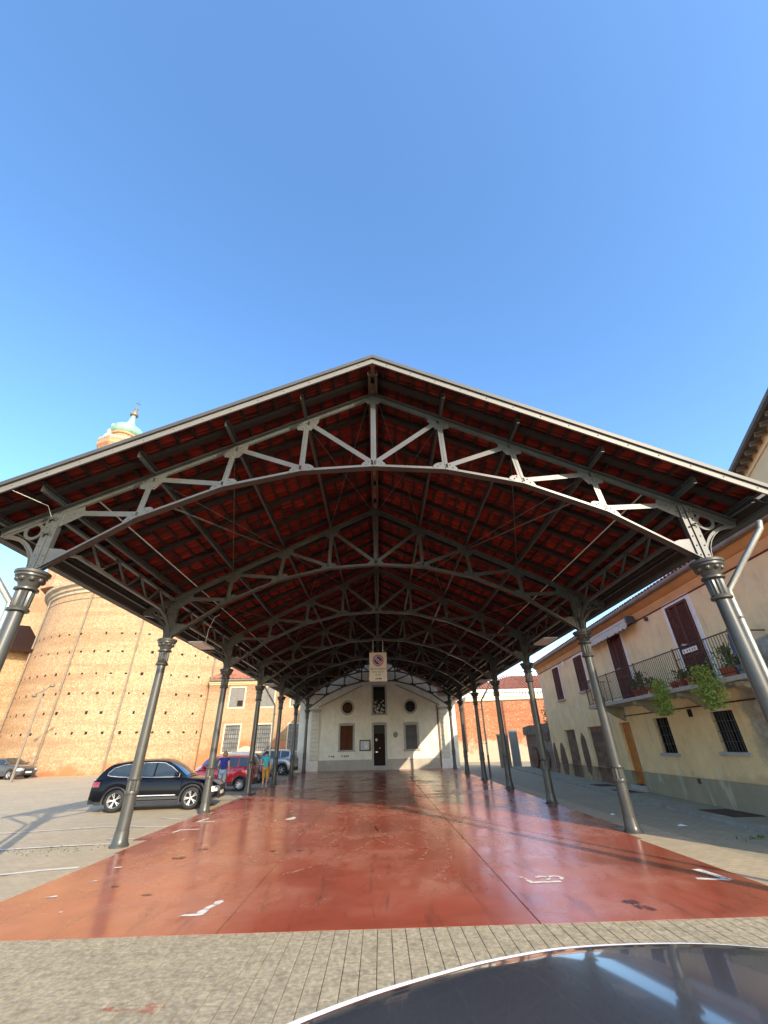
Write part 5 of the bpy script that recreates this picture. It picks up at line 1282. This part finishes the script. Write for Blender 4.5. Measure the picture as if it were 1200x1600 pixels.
def sm(pts, x):  # smooth interpolation
    h = .09; return (interp(pts, x-h)+interp(pts, x)*2+interp(pts, x+h))/4
def make_car(name, label, loc, rz, L_, W_, top, roof, wheels, wr, pm, belt, sides, trim=None, clad=True, spokes=5, rimm=ALLOY, front='grille', zb=.22, kk=.36, wsr=None, tail='std', plate=True):
    car = thing(name, label, 'car', loc, rz)
    ra = wr+.055
    xs = sorted(set([round(-L_/2+L_*i/46, 4) for i in range(47)] + [round(w_+ra*math.cos(math.pi*k/14), 4) for w_ in wheels for k in range(15)]))
    def hw(x):
        e = abs(x)/(L_/2); return W_/2*(1-.13*max(0, (e-.62)/.38)**2.2-.05*max(0,(e-.9)/.1)**2)
    def bot(x):
        z = zb + .10*max(0, (abs(x)/(L_/2)-.86)/.14)
        for w_ in wheels:
            if abs(x-w_) < ra: z = max(z, wr*.96+math.sqrt(max(0, ra*ra-(x-w_)**2)))
        return z
    def tp(x): return sm(top, x)
    rows = [(0,.955),(.12,.985),(.35,1.0),(.6,.995),(.8,.975),(.93,.945),(1.0,.90)]
    vs = []; fs = []; mi = []
    for x in xs:
        b, t, h = bot(x), tp(x), hw(x)
        ring = []
        for (q, f) in rows: ring.append((x, h*f, b+(t-b)*q))
        for q in (.6, .25): ring.append((x, h*.9*q, t+.035*(1-q*q)))
        ring2 = ring + [(x, -p[1], p[2]) for p in reversed(ring)]
        vs += ring2
    n = len(rows)*2+4
    for i in range(len(xs)-1):
        for k in range(n):
            a = i*n+k; b = i*n+(k+1) % n; fs.append((a, b, b+n, a+n))
            mi.append(1 if k == n-1 or (clad and k in (0, n-2)) else 0)
    fs.append(tuple(range(n))[::-1]); fs.append(tuple(range((len(xs)-1)*n, len(xs)*n))); mi += [0, 0]
    body = mk('body', vs, fs, [pm, PLASTIC], car, mi, smooth=True); body.data.set_sharp_from_angle(angle=R(50))
    # greenhouse
    gx0, gx1 = roof[0][0], roof[-1][0]; wb = W_/2*.90
    gxs = [gx0+(gx1-gx0)*i/40 for i in range(41)]
    def rz_(x): return max(sm(roof, x), tp(x)-.01)
    def ye(x): return max(.3, wb-(max(0, rz_(x)-.045-belt))*kk)
    def rt(x, y): return rz_(x)-.045+.045*(1-(abs(y)/ye(x))**3)+.02*(1-(y/ye(x))**2)
    vs = []; fs = []
    yq = [1,.93,.8,.5,.2,-.2,-.5,-.8,-.93,-1]
    for x in gxs:
        vs.append((x, wb+.0, min(belt-.05, rz_(x)-.05)))
        for q in yq: vs.append((x, ye(x)*q, rt(x, ye(x)*q)))
        vs.append((x, -wb, min(belt-.05, rz_(x)-.05)))
    n = len(yq)+2
    for i in range(len(gxs)-1):
        for k in range(n-1): a = i*n+k; fs.append((a, a+1, a+1+n, a+n))
    fs.append(tuple(range(n))[::-1]); fs.append(tuple(range(40*n, 41*n)))
    gh = mk('roof', vs, fs, pm, car, smooth=True); gh.data.set_sharp_from_angle(angle=R(40))
    def sy(x, z): return wb-max(0, z-belt)*kk*((wb-ye(x))/(max(.02, rz_(x)-.045-belt)*kk) if rz_(x)-.045 > belt+.02 else 1)
    for s in (-1, 1):
        for (poly) in sides:
            # strip polygon: list (x, zlow, zhigh)
            vs = []; fs = []
            for (x, zl, zh) in poly:
                for z in (zl, zh): vs.append((x, s*(sy(x, z)+.007), z))
            for i in range(len(poly)-1): a = 2*i; fs.append((a, a+2, a+3, a+1) if s > 0 else (a, a+1, a+3, a+2))
            mk('side_window', vs, fs, CGLASS, car)
        if trim:
            o_ = MB(); allp = [p for poly in sides for p in poly]
            lo = [(p[0], s*(sy(p[0], p[1]-.012)+.012), p[1]-.012) for p in allp]; hi = [(p[0], s*(sy(p[0], p[2]+.012)+.012), p[2]+.012) for p in allp]
            o_.tube(lo, .009, 5); o_.tube(hi, .009, 5); o_.tube([lo[0], hi[0]], .009, 5); o_.tube([lo[-1], hi[-1]], .009, 5); o_.build('window_trim', trim, car)
    for (nm, x0, x1, q) in (('windscreen', *wsr[0], .90), ('rear_window', *wsr[1], .86)):
        vs = []; fs = []; m_ = 8
        for i in range(m_+1):
            x = x0+(x1-x0)*i/m_
            for j in range(-4, 5): y = ye(x)*q*j/4; vs.append((x, y, rt(x, y)+.010))
        for i in range(m_):
            for j in range(8): a = i*9+j; fs.append((a, a+9, a+10, a+1))
        o = mk(nm, vs, fs, CGLASS, car, smooth=True)
        for p in o.data.polygons:
            pass
        # lift along the normal a little
        sgn = 1 if x1 > x0 else -1
        for v in o.data.vertices: v.co.x += .012*(1 if x0 > 0 else -1)
    # wheels
    tm, rm = wheel_mesh(wr, .21, spokes, rimm)
    for w_ in wheels:
        for s in (-1, 1):
            e = bpy.data.objects.new('wheel', tm); COL.objects.link(e); e.parent = car; e.location = (w_, s*(W_/2-.115), wr); e.rotation_euler = (0, 0, 0 if s > 0 else math.pi)
            r_ = bpy.data.objects.new('rim', rm); COL.objects.link(r_); r_.parent = e
            if clad:
                ar_ = MB(); P = [(w_+(ra+.012)*math.cos(t), s*(hw(w_)*.985+.006), max(zb, wr*.96+(ra+.012)*math.sin(t))) for t in [math.pi*(k/14)*1.16-.25 for k in range(15)]]
                ar_.tube(P, .032, 6); ar_.build('wheel_arch', PLASTIC, car)
    for s in (-1, 1):
        # door seams and handles
        for x in (wheels[1]-.62, (wheels[0]+wheels[1])/2-.05, wheels[0]+.42 if False else wheels[0]+.55):
            zt_ = min(tp(x)-.03, belt-.01); P = []
            for k in range(6): q = k/5; z = zb+.12+(zt_-zb-.12)*q; b_, t_ = bot(x), tp(x); f = interp(rows, (z-b_)/(t_-b_)); P.append((x, s*(hw(x)*f+.0015), z))
            MB().tube(P, .004, 4).build('door_seam', BLACK, car)
        for x in ((wheels[0]+wheels[1])/2+.12-.35+.0, (wheels[0]+wheels[1])/2-.95+.1):
            z = belt-.13; f = interp(rows, (z-zb)/(tp(x)-zb)); y = s*(hw(x)*f+.018); MB().beam((x-.09,y,z),(x+.09,y,z+.005),.022,.028).build('door_handle', pm, car)
        xm_ = wsr[0][0]-.28 if False else wsr[0][1]-.30
        smoothby(MB().add(*ico(.11, (xm_, s*(wb+.13), belt+.07), 2, (.8,1,.75))).build('wing_mirror', pm, car), 60)
        zs_ = zb+.16; x0_, x1_ = wheels[0]+ra+.05, wheels[1]-ra-.05
        MB().beam((x0_, s*(W_/2*.985+.006), zs_), (x1_, s*(W_/2*.985+.006), zs_), .02, .08 if clad else .02).build('side_strip', PLASTIC if clad else pm, car)
        if trim: MB().beam((x0_+.1, s*(W_/2*.99+.012), zs_+.09), (x1_-.1, s*(W_/2*.99+.012), zs_+.08), .012, .025).build('chrome_strip', trim, car)
        # lamps wrap the corners
        def patchlamp(nm, x0, x1, z0, z1, m):
            vs = []; fs = []; k_ = 7
            for i in range(k_+1):
                x = x0+(x1-x0)*i/k_
                for z in (z0, (z0+z1)/2, z1):
                    q = min(1, max(0, (z-bot(x))/(tp(x)-bot(x)))); vs.append((x, s*(hw(x)*interp(rows, q)+.008), z))
            for i in range(k_):
                for j in range(2): a = i*3+j; fs.append((a, a+3, a+4, a+1))
            # turn round the end
            e_ = L_/2+.006
            sg_ = 1 if x1 > 0 else -1
            y0 = hw(x1)*.93
            vs2 = [(sg_*e_, s*y0, z0), (sg_*e_, s*(y0-.28), z0+.02), (sg_*e_, s*(y0-.28), z1-.03), (sg_*e_, s*y0, z1)]
            n_ = len(vs); mk(nm, vs+vs2, fs+[(n_, n_+1, n_+2, n_+3)], m, car)
        patchlamp('headlight', L_/2-.42, L_/2-.0, tp(L_/2-.1)-.20, tp(L_/2-.1)-.04, HEADL)
        zt_ = tp(-L_/2+.05)
        if tail == 'tall': patchlamp('tail_light', -L_/2+.20, -L_/2, zt_-.30, zt_-.02, TAIL)
        else: patchlamp('tail_light', -L_/2+.30, -L_/2, zt_-.20, zt_-.04, TAIL)
    MB().box(L_/2-.01, L_/2+.012, -.45, .45, .55, .68).box(L_/2-.02, L_/2+.008, -.6, .6, .28, .42).build('grille', PLASTIC, car)
    MB().box(L_/2+.012, L_/2+.02, -.26, .26, .40, .51).build('number_plate', PLATE, car)
    MB().box(-L_/2-.02, -L_/2-.012, -.26, .26, .55, .66).build('number_plate', PLATE, car)
    MB().box(-L_/2-.012, -L_/2+.1, -W_/2*.8, W_/2*.8, .25, .48).build('bumper', PLASTIC if clad else pm, car)
    return car
TRIMS = mat('bright_trim', (.6,.6,.6), .35, .2, .04, 3, 0)
BLKP = paint('black_car_paint', (.004,.005,.008), .2); REDP = paint('red_car_paint', (.48,.014,.022), .22); BLUP = paint('blue_car_paint', (.09,.10,.27), .25)
SILP = paint('silver_car_paint', (.36,.35,.33), .3, 0, .4); GREYP = paint('grey_car_paint', (.06,.062,.066), .16); WHIP = paint('white_car_paint', (.62,.61,.60), .25)
# black crossover, nose towards the canopy
suv_top = [(-2.2,.95),(-2.0,1.02),(-1.2,1.04),(.6,.99),(.95,.98),(1.5,.93),(2.0,.82),(2.2,.66)]
suv_roof = [(-2.10,1.0),(-2.03,1.20),(-1.82,1.42),(-1.6,1.51),(-1.0,1.585),(-.2,1.60),(.15,1.57),(.55,1.38),(1.0,1.06),(1.12,.99)]
suv_sides = [[(-1.75,1.13,1.18),(-1.6,1.10,1.33),(-1.3,1.07,1.42),(-.92,1.055,1.455)], [(-.88,1.055,1.445),(-.5,1.045,1.475),(-.16,1.035,1.475)], [(-.10,1.035,1.475),(.15,1.03,1.455),(.45,1.025,1.32),(.78,1.025,1.10)]]
car_kw = dict(wsr=((.18,1.02),(-1.66,-2.04)))
blk = make_car('parked_car', 'black crossover with chrome window trim parked nose to the second left column', (-8.40, 16.95, gz(17)), R(7), 4.45, 1.84, suv_top, suv_roof, (-1.29,1.33), .345, BLKP, 1.03, suv_sides, TRIMS, **car_kw)
mpv_top = [(-1.8,1.0),(-1.7,1.06),(-.9,1.02),(.5,.96),(.9,.93),(1.3,.86),(1.65,.74),(1.8,.6)]
mpv_roof = [(-1.79,1.0),(-1.74,1.2),(-1.66,1.44),(-1.5,1.52),(-.8,1.56),(-.2,1.55),(.15,1.48),(.6,1.22),(1.05,.94),(1.12,.9)]
mpv_sides = [[(-1.52,1.06,1.38),(-1.2,1.05,1.44),(-1.0,1.04,1.45)], [(-.94,1.04,1.455),(-.5,1.02,1.46),(-.22,1.01,1.46)], [(-.16,1.01,1.46),(.1,1.0,1.42),(.4,.99,1.25),(.75,.98,1.03)]]
make_car('parked_car', 'small red hatchback parked behind the woman in blue', (-8.30, 23.35, gz(23)), math.pi+R(3), 3.55, 1.62, mpv_top, mpv_roof, (-1.17,1.13), .29, REDP, 1.0, mpv_sides, None, True, 9, ALLOY, wsr=((.18,1.02),(-1.60,-1.78)), tail='tall')
make_car('parked_car', 'blue violet car half hidden behind the man in turquoise', (-8.75, 28.0, gz(28)), R(2), 4.1, 1.74, suv_top, [(p[0], p[1]-.10 if p[1] > 1.1 else p[1]) for p in suv_roof], (-1.25,1.30), .32, BLUP, 1.02, [[(x, a, b-.09) for (x, a, b) in q] for q in suv_sides], None, False, 9, ALLOY, **car_kw)
jeep_top = [(-2.1,1.02),(-2.0,1.08),(-1.2,1.08),(.6,1.05),(.95,1.04),(1.6,1.0),(1.95,.92),(2.1,.72)]
jeep_roof = [(-2.06,1.03),(-1.98,1.25),(-1.85,1.52),(-1.7,1.62),(-.9,1.66),(-.2,1.66),(.2,1.62),(.55,1.36),(.85,1.12),(.95,1.05)]
jeep_sides = [[(-1.72,1.2,1.50),(-1.4,1.12,1.54),(-1.1,1.10,1.55)], [(-1.03,1.10,1.555),(-.5,1.09,1.56),(-.22,1.09,1.56)], [(-.15,1.09,1.56),(.15,1.08,1.52),(.4,1.08,1.36),(.65,1.08,1.16)]]
make_car('parked_car', 'boxy silver grey off-roader at the far end of the parked row', (-8.55, 34.9, gz(35)), math.pi+R(-4), 4.2, 1.8, jeep_top, jeep_roof, (-1.28,1.30), .35, SILP, 1.08, jeep_sides, None, True, 5, ALLOY, wsr=((.22,.90),(-1.86,-2.04)))
make_car('parked_car', 'white car roof showing between the blue car and the off-roader', (-10.2, 31.2, gz(31)), math.pi+R(-4), 4.3, 1.8, suv_top, suv_roof, (-1.29,1.33), .34, WHIP, 1.03, suv_sides, None, False, 5, ALLOY, **car_kw)
make_car('parked_car', 'dark grey car cut by the left edge of the lot', (-30.7, 38.0, gz(38)), R(-12), 4.3, 1.78, suv_top, [(p[0], p[1]-.12 if p[1] > 1.1 else p[1]) for p in suv_roof], (-1.25,1.3), .32, GREYP, 1.02, [[(x, a, b-.11) for (x, a, b) in q] for q in suv_sides], None, False, 5, ALLOY, **car_kw)

# foreground car: seen over its dark roof
fc = make_car('parked_car', 'dark grey car in the foreground whose glossy roof fills the bottom right corner', (.62, -2.35, 0), math.pi/2+math.pi, 4.0, 1.80, [(-2.0,.95),(-1.8,1.0),(.7,.96),(1.1,.94),(1.6,.86),(2.0,.62)],
    [(-1.78,1.0),(-1.74,1.15),(-1.68,1.30),(-1.60,1.36),(-.5,1.38),(.1,1.36),(.6,1.18),(1.1,.94),(1.2,.92)], (-1.2,1.25), .32, GREYP, 1.0,
    [[(-1.45,1.05,1.27),(-.9,1.04,1.29),(-.7,1.04,1.29)], [(-.62,1.04,1.29),(-.1,1.03,1.28),(0,1.03,1.27)], [(.06,1.03,1.27),(.3,1.02,1.2),(.7,1.01,1.06)]], None, False, 5, ALLOY, wsr=((.15,1.08),(-1.66,-1.77)), kk=.12)
# roof skin in world coordinates
half = [(0,-.640),(.14,-.641),(.26,-.652),(.36,-.672),(.45,-.705),(.53,-.755),(.60,-.80),(.68,-.850),(.75,-.905),(.80,-.96),(.835,-1.03),(.855,-1.12),(.865,-1.3),(.865,-1.6),(.86,-2.0),(.85,-2.4),(.83,-2.8),(.7,-2.92),(.4,-2.96),(0,-2.97)]
def _cat(P, m=4):
    o_ = []
    for i in range(len(P)-1):
        p0, p1, p2, p3 = P[max(0,i-1)], P[i], P[i+1], P[min(len(P)-1, i+2)]
        for k_ in range(m):
            t = k_/m; o_.append(tuple(.5*(2*p1[j]+(p2[j]-p0[j])*t+(2*p0[j]-5*p1[j]+4*p2[j]-p3[j])*t*t+(3*p1[j]-p0[j]-3*p2[j]+p3[j])*t**3) for j in (0, 1)))
    return o_+[P[-1]]
half = [(0,-.577),(.1,-.580),(.20,-.592),(.29,-.617),(.40,-.655),(.50,-.702),(.62,-.765),(.72,-.830),(.80,-.895),(.865,-.985),(.895,-1.10),(.905,-1.3),(.905,-1.7),(.90,-2.1),(.89,-2.5),(.86,-2.78),(.7,-2.92),(.4,-2.96),(0,-2.97)]
half = _cat(half)
ring = [(.62-x, y) for x, y in half] + [(.62+x, y) for x, y in half[-2:0:-1]]
half_shift = -.045
ring = [(.62+(x-.62)*(1+.03*min(1, abs(x-.62)/.8)), y+half_shift) for x, y in ring]
cen = Vector((.62, -1.85)); vs = []; fs = []; nr = 14; n = len(ring)
def rzz(q): return 1.455 + .045*(1-q**2.0)
for i in range(nr+1):
    q = [0.02,.15,.3,.45,.58,.68,.76,.83,.88,.92,.95,.97,.985,.995,1.0][i]
    for (x, y) in ring:
        p = cen + (Vector((x, y))-cen)*q; drop = .0 if q < .93 else -.022*((q-.93)/.07)**2.4
        vs.append((p.x, p.y, rzz(q)+drop))
for i in range(nr):
    for k_ in range(n): a = i*n+k_; b = i*n+(k_+1) % n; fs.append((a, a+n, b+n, b))
fs.append(tuple(range(n)))
rt_ = mk('roof_panel', vs, fs, GREYP, None, smooth=True)
inv = fc.matrix_basis.copy()
def to_local(o, root):
    Mi = (Matrix.Translation(root.location) @ root.rotation_euler.to_matrix().to_4x4()).inverted()
    o.data.transform(Mi); o.parent = root
for pf in rt_.data.polygons:
    if pf.normal.z < 0: pf.flip()
to_local(rt_, fc)
EDGE_HL = mat('edge_highlight', (.8,.8,.78), .4, .1, .04, 3, 0)  # sky highlight on the rounded roof edge, painted as a pale strip
tm_ = MB().tube([(x, y, 1.432) for x, y in ring]+[(ring[0][0], ring[0][1], 1.432)], .0105, 8, cap=False); o = tm_.build('roof_edge_highlight', EDGE_HL, None, True); to_local(o, fc)
vs = []; fs = []
for z, q in ((1.43, .995), (1.25, 1.0)):
    for (x, y) in ring: p = cen+(Vector((x, y))-cen)*q; vs.append((p.x, p.y, z))
for k_ in range(n): fs.append((k_, (k_+1) % n, n+(k_+1) % n, n+k_))
o = mk('window_band', vs, fs, CGLASS, None); to_local(o, fc)

# ------------------------------------------------------------------ PEOPLE
def skin_mesh(name, pts, edges, radii, root, m, parent, sub=2):
    me = bpy.data.meshes.new(name+'_sk'); me.from_pydata(pts, edges, []); ob = bpy.data.objects.new(name+'_sk', me); COL.objects.link(ob)
    sk = ob.modifiers.new('s', 'SKIN'); sk.use_smooth_shade = True
    for i, v in enumerate(me.skin_vertices[0].data):
        r_ = radii[i]; v.radius = r_ if isinstance(r_, tuple) else (r_, r_); v.use_root = (i == root)
    s2 = ob.modifiers.new('u', 'SUBSURF'); s2.levels = sub
    dg = bpy.context.evaluated_depsgraph_get(); me2 = bpy.data.meshes.new_from_object(ob.evaluated_get(dg)); me2.name = name
    me2.materials.clear(); me2.materials.append(m); me2.polygons.foreach_set('use_smooth', [True]*len(me2.polygons)); me2.polygons.foreach_set('material_index', [0]*len(me2.polygons))
    bpy.data.objects.remove(ob)
    o = bpy.data.objects.new(name, me2); COL.objects.link(o); o.parent = parent; return o
def hand_chain(w_, d, s):
    """wrist position, direction -> points for palm and five fingers"""
    pts = []; ed = []; ra = []
    return pts, ed, ra
def person(loc, rz, h, J, label, shirt, trouser, hairc, shoe, sleeve, shorts, hairlen, female=False):
    """local: faces +y. J: joint overrides"""
    p = thing('person', label, 'person', loc, rz)
    k = h/1.75
    def V(x, y, z): return (x*k, y*k, z*k)
    hipL, hipR = J.get('hipL', (-.09,0,.92)), J.get('hipR', (.09,0,.92))
    knL, knR, anL, anR = J['knL'], J['knR'], J['anL'], J['anR']; elL, elR, wrL, wrR = J['elL'], J['elR'], J['wrL'], J['wrR']; shw = .17 if female else .195
    hd = J.get('head', (0,.02,1.62))
    toeL = (anL[0]-.02, anL[1]+J.get('tL', (.17,-.06))[0], max(.02, anL[2]+J.get('tL', (.17,-.06))[1])); toeR = (anR[0]+.02, anR[1]+J.get('tR', (.17,-.06))[0], max(.02, anR[2]+J.get('tR', (.17,-.06))[1]))
    nk = (hd[0]*.6, hd[1]-.02, hd[2]-.155)
    pts = [(0,0,.94),(0,0,1.10),(0,0,1.28),(0,0,1.40),nk,(hd[0],hd[1],hd[2]-.06),(hd[0],hd[1]+.005,hd[2]+.03),(hd[0],hd[1]-.005,hd[2]+.09),
           (-shw,0,1.40),elL,wrL,(shw,0,1.40),elR,wrR,hipL,knL,anL,toeL,hipR,knR,anR,toeR]
    ed = [(0,1),(1,2),(2,3),(3,4),(4,5),(5,6),(6,7),(3,8),(8,9),(9,10),(3,11),(11,12),(12,13),(0,14),(14,15),(15,16),(16,17),(0,18),(18,19),(19,20),(20,21)]
    ra = [(.13,.10),(.115,.09),(.13,.10),(.10,.08),.05,(.062,.075),(.072,.088),(.055,.065),.055,.038,.027,.055,.038,.027,.085,.055,.038,.03,.085,.055,.038,.03]
    # hands
    for wi, (el_, wr_) in ((10, (elL, wrL)), (13, (elR, wrR))):
        d = (Vector(wr_)-Vector(el_)).normalized(); s = -1 if wi == 10 else 1
        across = Vector((0,1,0)); across = (across-d*across.dot(d)).normalized(); ninw = Vector((-s,0,0))
        pb = len(pts); palm = Vector(wr_)+d*.05; pts.append(tuple(palm)); ed.append((wi, pb)); ra.append((.018,.03))
        for f, off in enumerate((-.03,-.01,.01,.03)):
            l = (.065,.075,.072,.058)[f]; a = palm+d*.035+across*off; b = a+d*l*.55+ninw*.008; c = b+d*l*.40+ninw*.018
            q = len(pts); pts += [tuple(a), tuple(b), tuple(c)]; ed += [(pb, q), (q, q+1), (q+1, q+2)]; ra += [.010,.0088,.0075]
        a = Vector(wr_)+d*.025+across*.03; b = a+across*.025+d*.03; c = b+d*.03; q = len(pts); pts += [tuple(a), tuple(b), tuple(c)]; ed += [(pb, q), (q, q+1), (q+1, q+2)]; ra += [.012,.010,.008]
    skin_mesh('body', [V(*q) for q in pts], ed, [tuple(x*k for x in (r_ if isinstance(r_, tuple) else (r_, r_))) for r_ in ra], 0, SKIN, p)
    def lerp(a, b, t): return tuple(a[i]+(b[i]-a[i])*t for i in range(3))
    # shirt
    sp = [(0,0,.90),(0,0,1.08),(0,0,1.27),(0,.0,1.405),(nk[0]*.5,nk[1]*.5,1.455),(-shw-.005,0,1.395),lerp((-shw,0,1.40),elL,sleeve),(shw+.005,0,1.395),lerp((shw,0,1.40),elR,sleeve)]
    se = [(0,1),(1,2),(2,3),(3,4),(3,5),(5,6),(3,7),(7,8)]
    w0 = .155 if not female else .165
    sr = [(w0,.125),(.148 if not female else .145,.118),(.165 if not female else .15,.125),(.115,.095),(.07,.065),(.075,.075),(.062,.066),(.075,.075),(.062,.066)]
    skin_mesh('shirt', [V(*q) for q in sp], se, [tuple(x*k for x in r_) for r_ in sr], 0, shirt, p)
    kt = .95 if shorts else .90
    if shorts: cuffL = lerp(knL, anL, .12); cuffR = lerp(knR, anR, .12)
    else: cuffL = lerp(knL, anL, .88); cuffR = lerp(knR, anR, .88)
    tp_ = [(0,0,.95),hipL,knL,cuffL,hipR,knR,cuffR]; te = [(0,1),(1,2),(2,3),(0,4),(4,5),(5,6)]
    tr = [(.15,.115),(.105,.115),(.082,.085),(.085 if shorts else .062,)*2,(.105,.115),(.082,.085),(.085 if shorts else .062,)*2]
    skin_mesh('shorts' if shorts else 'trousers', [V(*q) for q in tp_], te, [tuple(x*k for x in r_) for r_ in tr], 0, trouser, p)
    # hair
    hb = MB(); hb.add(*ico(.093*k, V(hd[0], hd[1]-.02, hd[2]+.045), 3, (.88,1.0,.95)))
    if hairlen: hb.add(*ico(.108*k, V(hd[0], hd[1]-.03, hd[2]-.015), 3, (1.08,.85,1.15)))
    for v in hb.v:
        v += Vector((noise.noise(v*60), noise.noise(v*60+Vector((5,5,5))), noise.noise(v*60+Vector((9,1,3)))))*.008
        lim = V(0, hd[1]+.055, 0)[1]
        if v.y > lim and v.z < V(0,0,hd[2]+.085)[2]: v.y = lim
    hh = hb.build('hair', hairc, p, smooth=True)
    for (an, to) in ((anL, toeL), (anR, toeR)):
        q = [(an[0], an[1]-.035, max(.035, an[2]-.045)), (an[0], an[1]+.06, max(.035, (an[2]+to[2])/2-.02)), (to[0], to[1]+.01, max(.03, to[2]+.005))]
        skin_mesh('shoe', [V(*x) for x in q], [(0,1),(1,2)], [tuple(x*k for x in r_) for r_ in ((.042,.04),(.046,.036),(.04,.026))], 1, shoe, p)
    # face: nose, ears, eyes
    MB().add(*ico(.014*k, V(hd[0], hd[1]+.088, hd[2]+.01), 1, (1,1,1.6))).build('nose', SKIN, p)
    for s in (-1, 1):
        MB().add(*ico(.026*k, V(hd[0]+s*.072, hd[1], hd[2]+.015), 1, (.35,.7,1.2))).build('ear', SKIN, p)
        MB().add(*ico(.010*k, V(hd[0]+s*.03, hd[1]+.078, hd[2]+.035), 1)).build('eye', INK, p)
    MB().beam(V(hd[0]-.02,hd[1]+.08,hd[2]-.03), V(hd[0]+.02,hd[1]+.08,hd[2]-.03), .006*k, .008*k).build('mouth', REDS, p)
    return p
SHB = mat('royal_blue_cotton', (.018,.025,.22), .85, 0, .15, 12); JEAN = mat('pale_jeans', (.26,.34,.42), .9, 0, .12, 12); BLOND = mat('dark_blond_hair', (.24,.16,.075), .6, 0, .3, 40)
TURQ = mat('turquoise_cotton', (.04,.34,.40), .85, 0, .15, 12); MUST = mat('mustard_cotton', (.46,.25,.05), .9, 0, .15, 12); DARKH = mat('dark_hair', (.02,.016,.012), .6, 0, .2, 40); SHOE = mat('grey_shoes', (.22,.22,.22), .7)
person((-7.42, 20.85, gz(21)), R(8), 1.80, dict(knL=(-.10,.03,.50), anL=(-.11,-.02,.09), knR=(.08,.06,.50), anR=(.08,.10,.09), elL=(-.235,-.06,1.13), wrL=(-.23,.08,.92), elR=(.24,-.04,1.12), wrR=(.25,.06,.86), head=(.0,.02,1.60)),
       'woman in royal blue top and pale jeans seen from behind by the red car', SHB, JEAN, BLOND, SHOE, .35, False, True, True)
person((-5.95, 23.1, gz(23)), R(-4), 1.76, dict(knL=(-.12,.12,.52), anL=(-.13,.10,.10), knR=(.11,.06,.50), anR=(.17,-.22,.20), elL=(-.27,-.02,1.14), wrL=(-.31,.12,.90), elR=(.25,-.10,1.15), wrR=(.24,-.04,.90), head=(-.05,.07,1.58), tR=(.12,-.15)),
       'man in turquoise T-shirt and mustard shorts walking away beside the left columns', TURQ, MUST, DARKH, SHOE, .5, True, False)
# weeds in the paving
mb = MB()
leaves(mb, 110, lambda: (-7.3+random.gauss(0,.6), 9.7+random.gauss(0,.22), .012+random.random()*.02), .02, 61)
leaves(mb, 60, lambda: (8.35+random.gauss(0,.45), 8.9+random.gauss(0,.12), .012+random.random()*.04), .035, 62)
tag(mb.build('weeds', LEAFD), 'thin low weeds growing in the paving joints', 'weeds', kind='stuff')
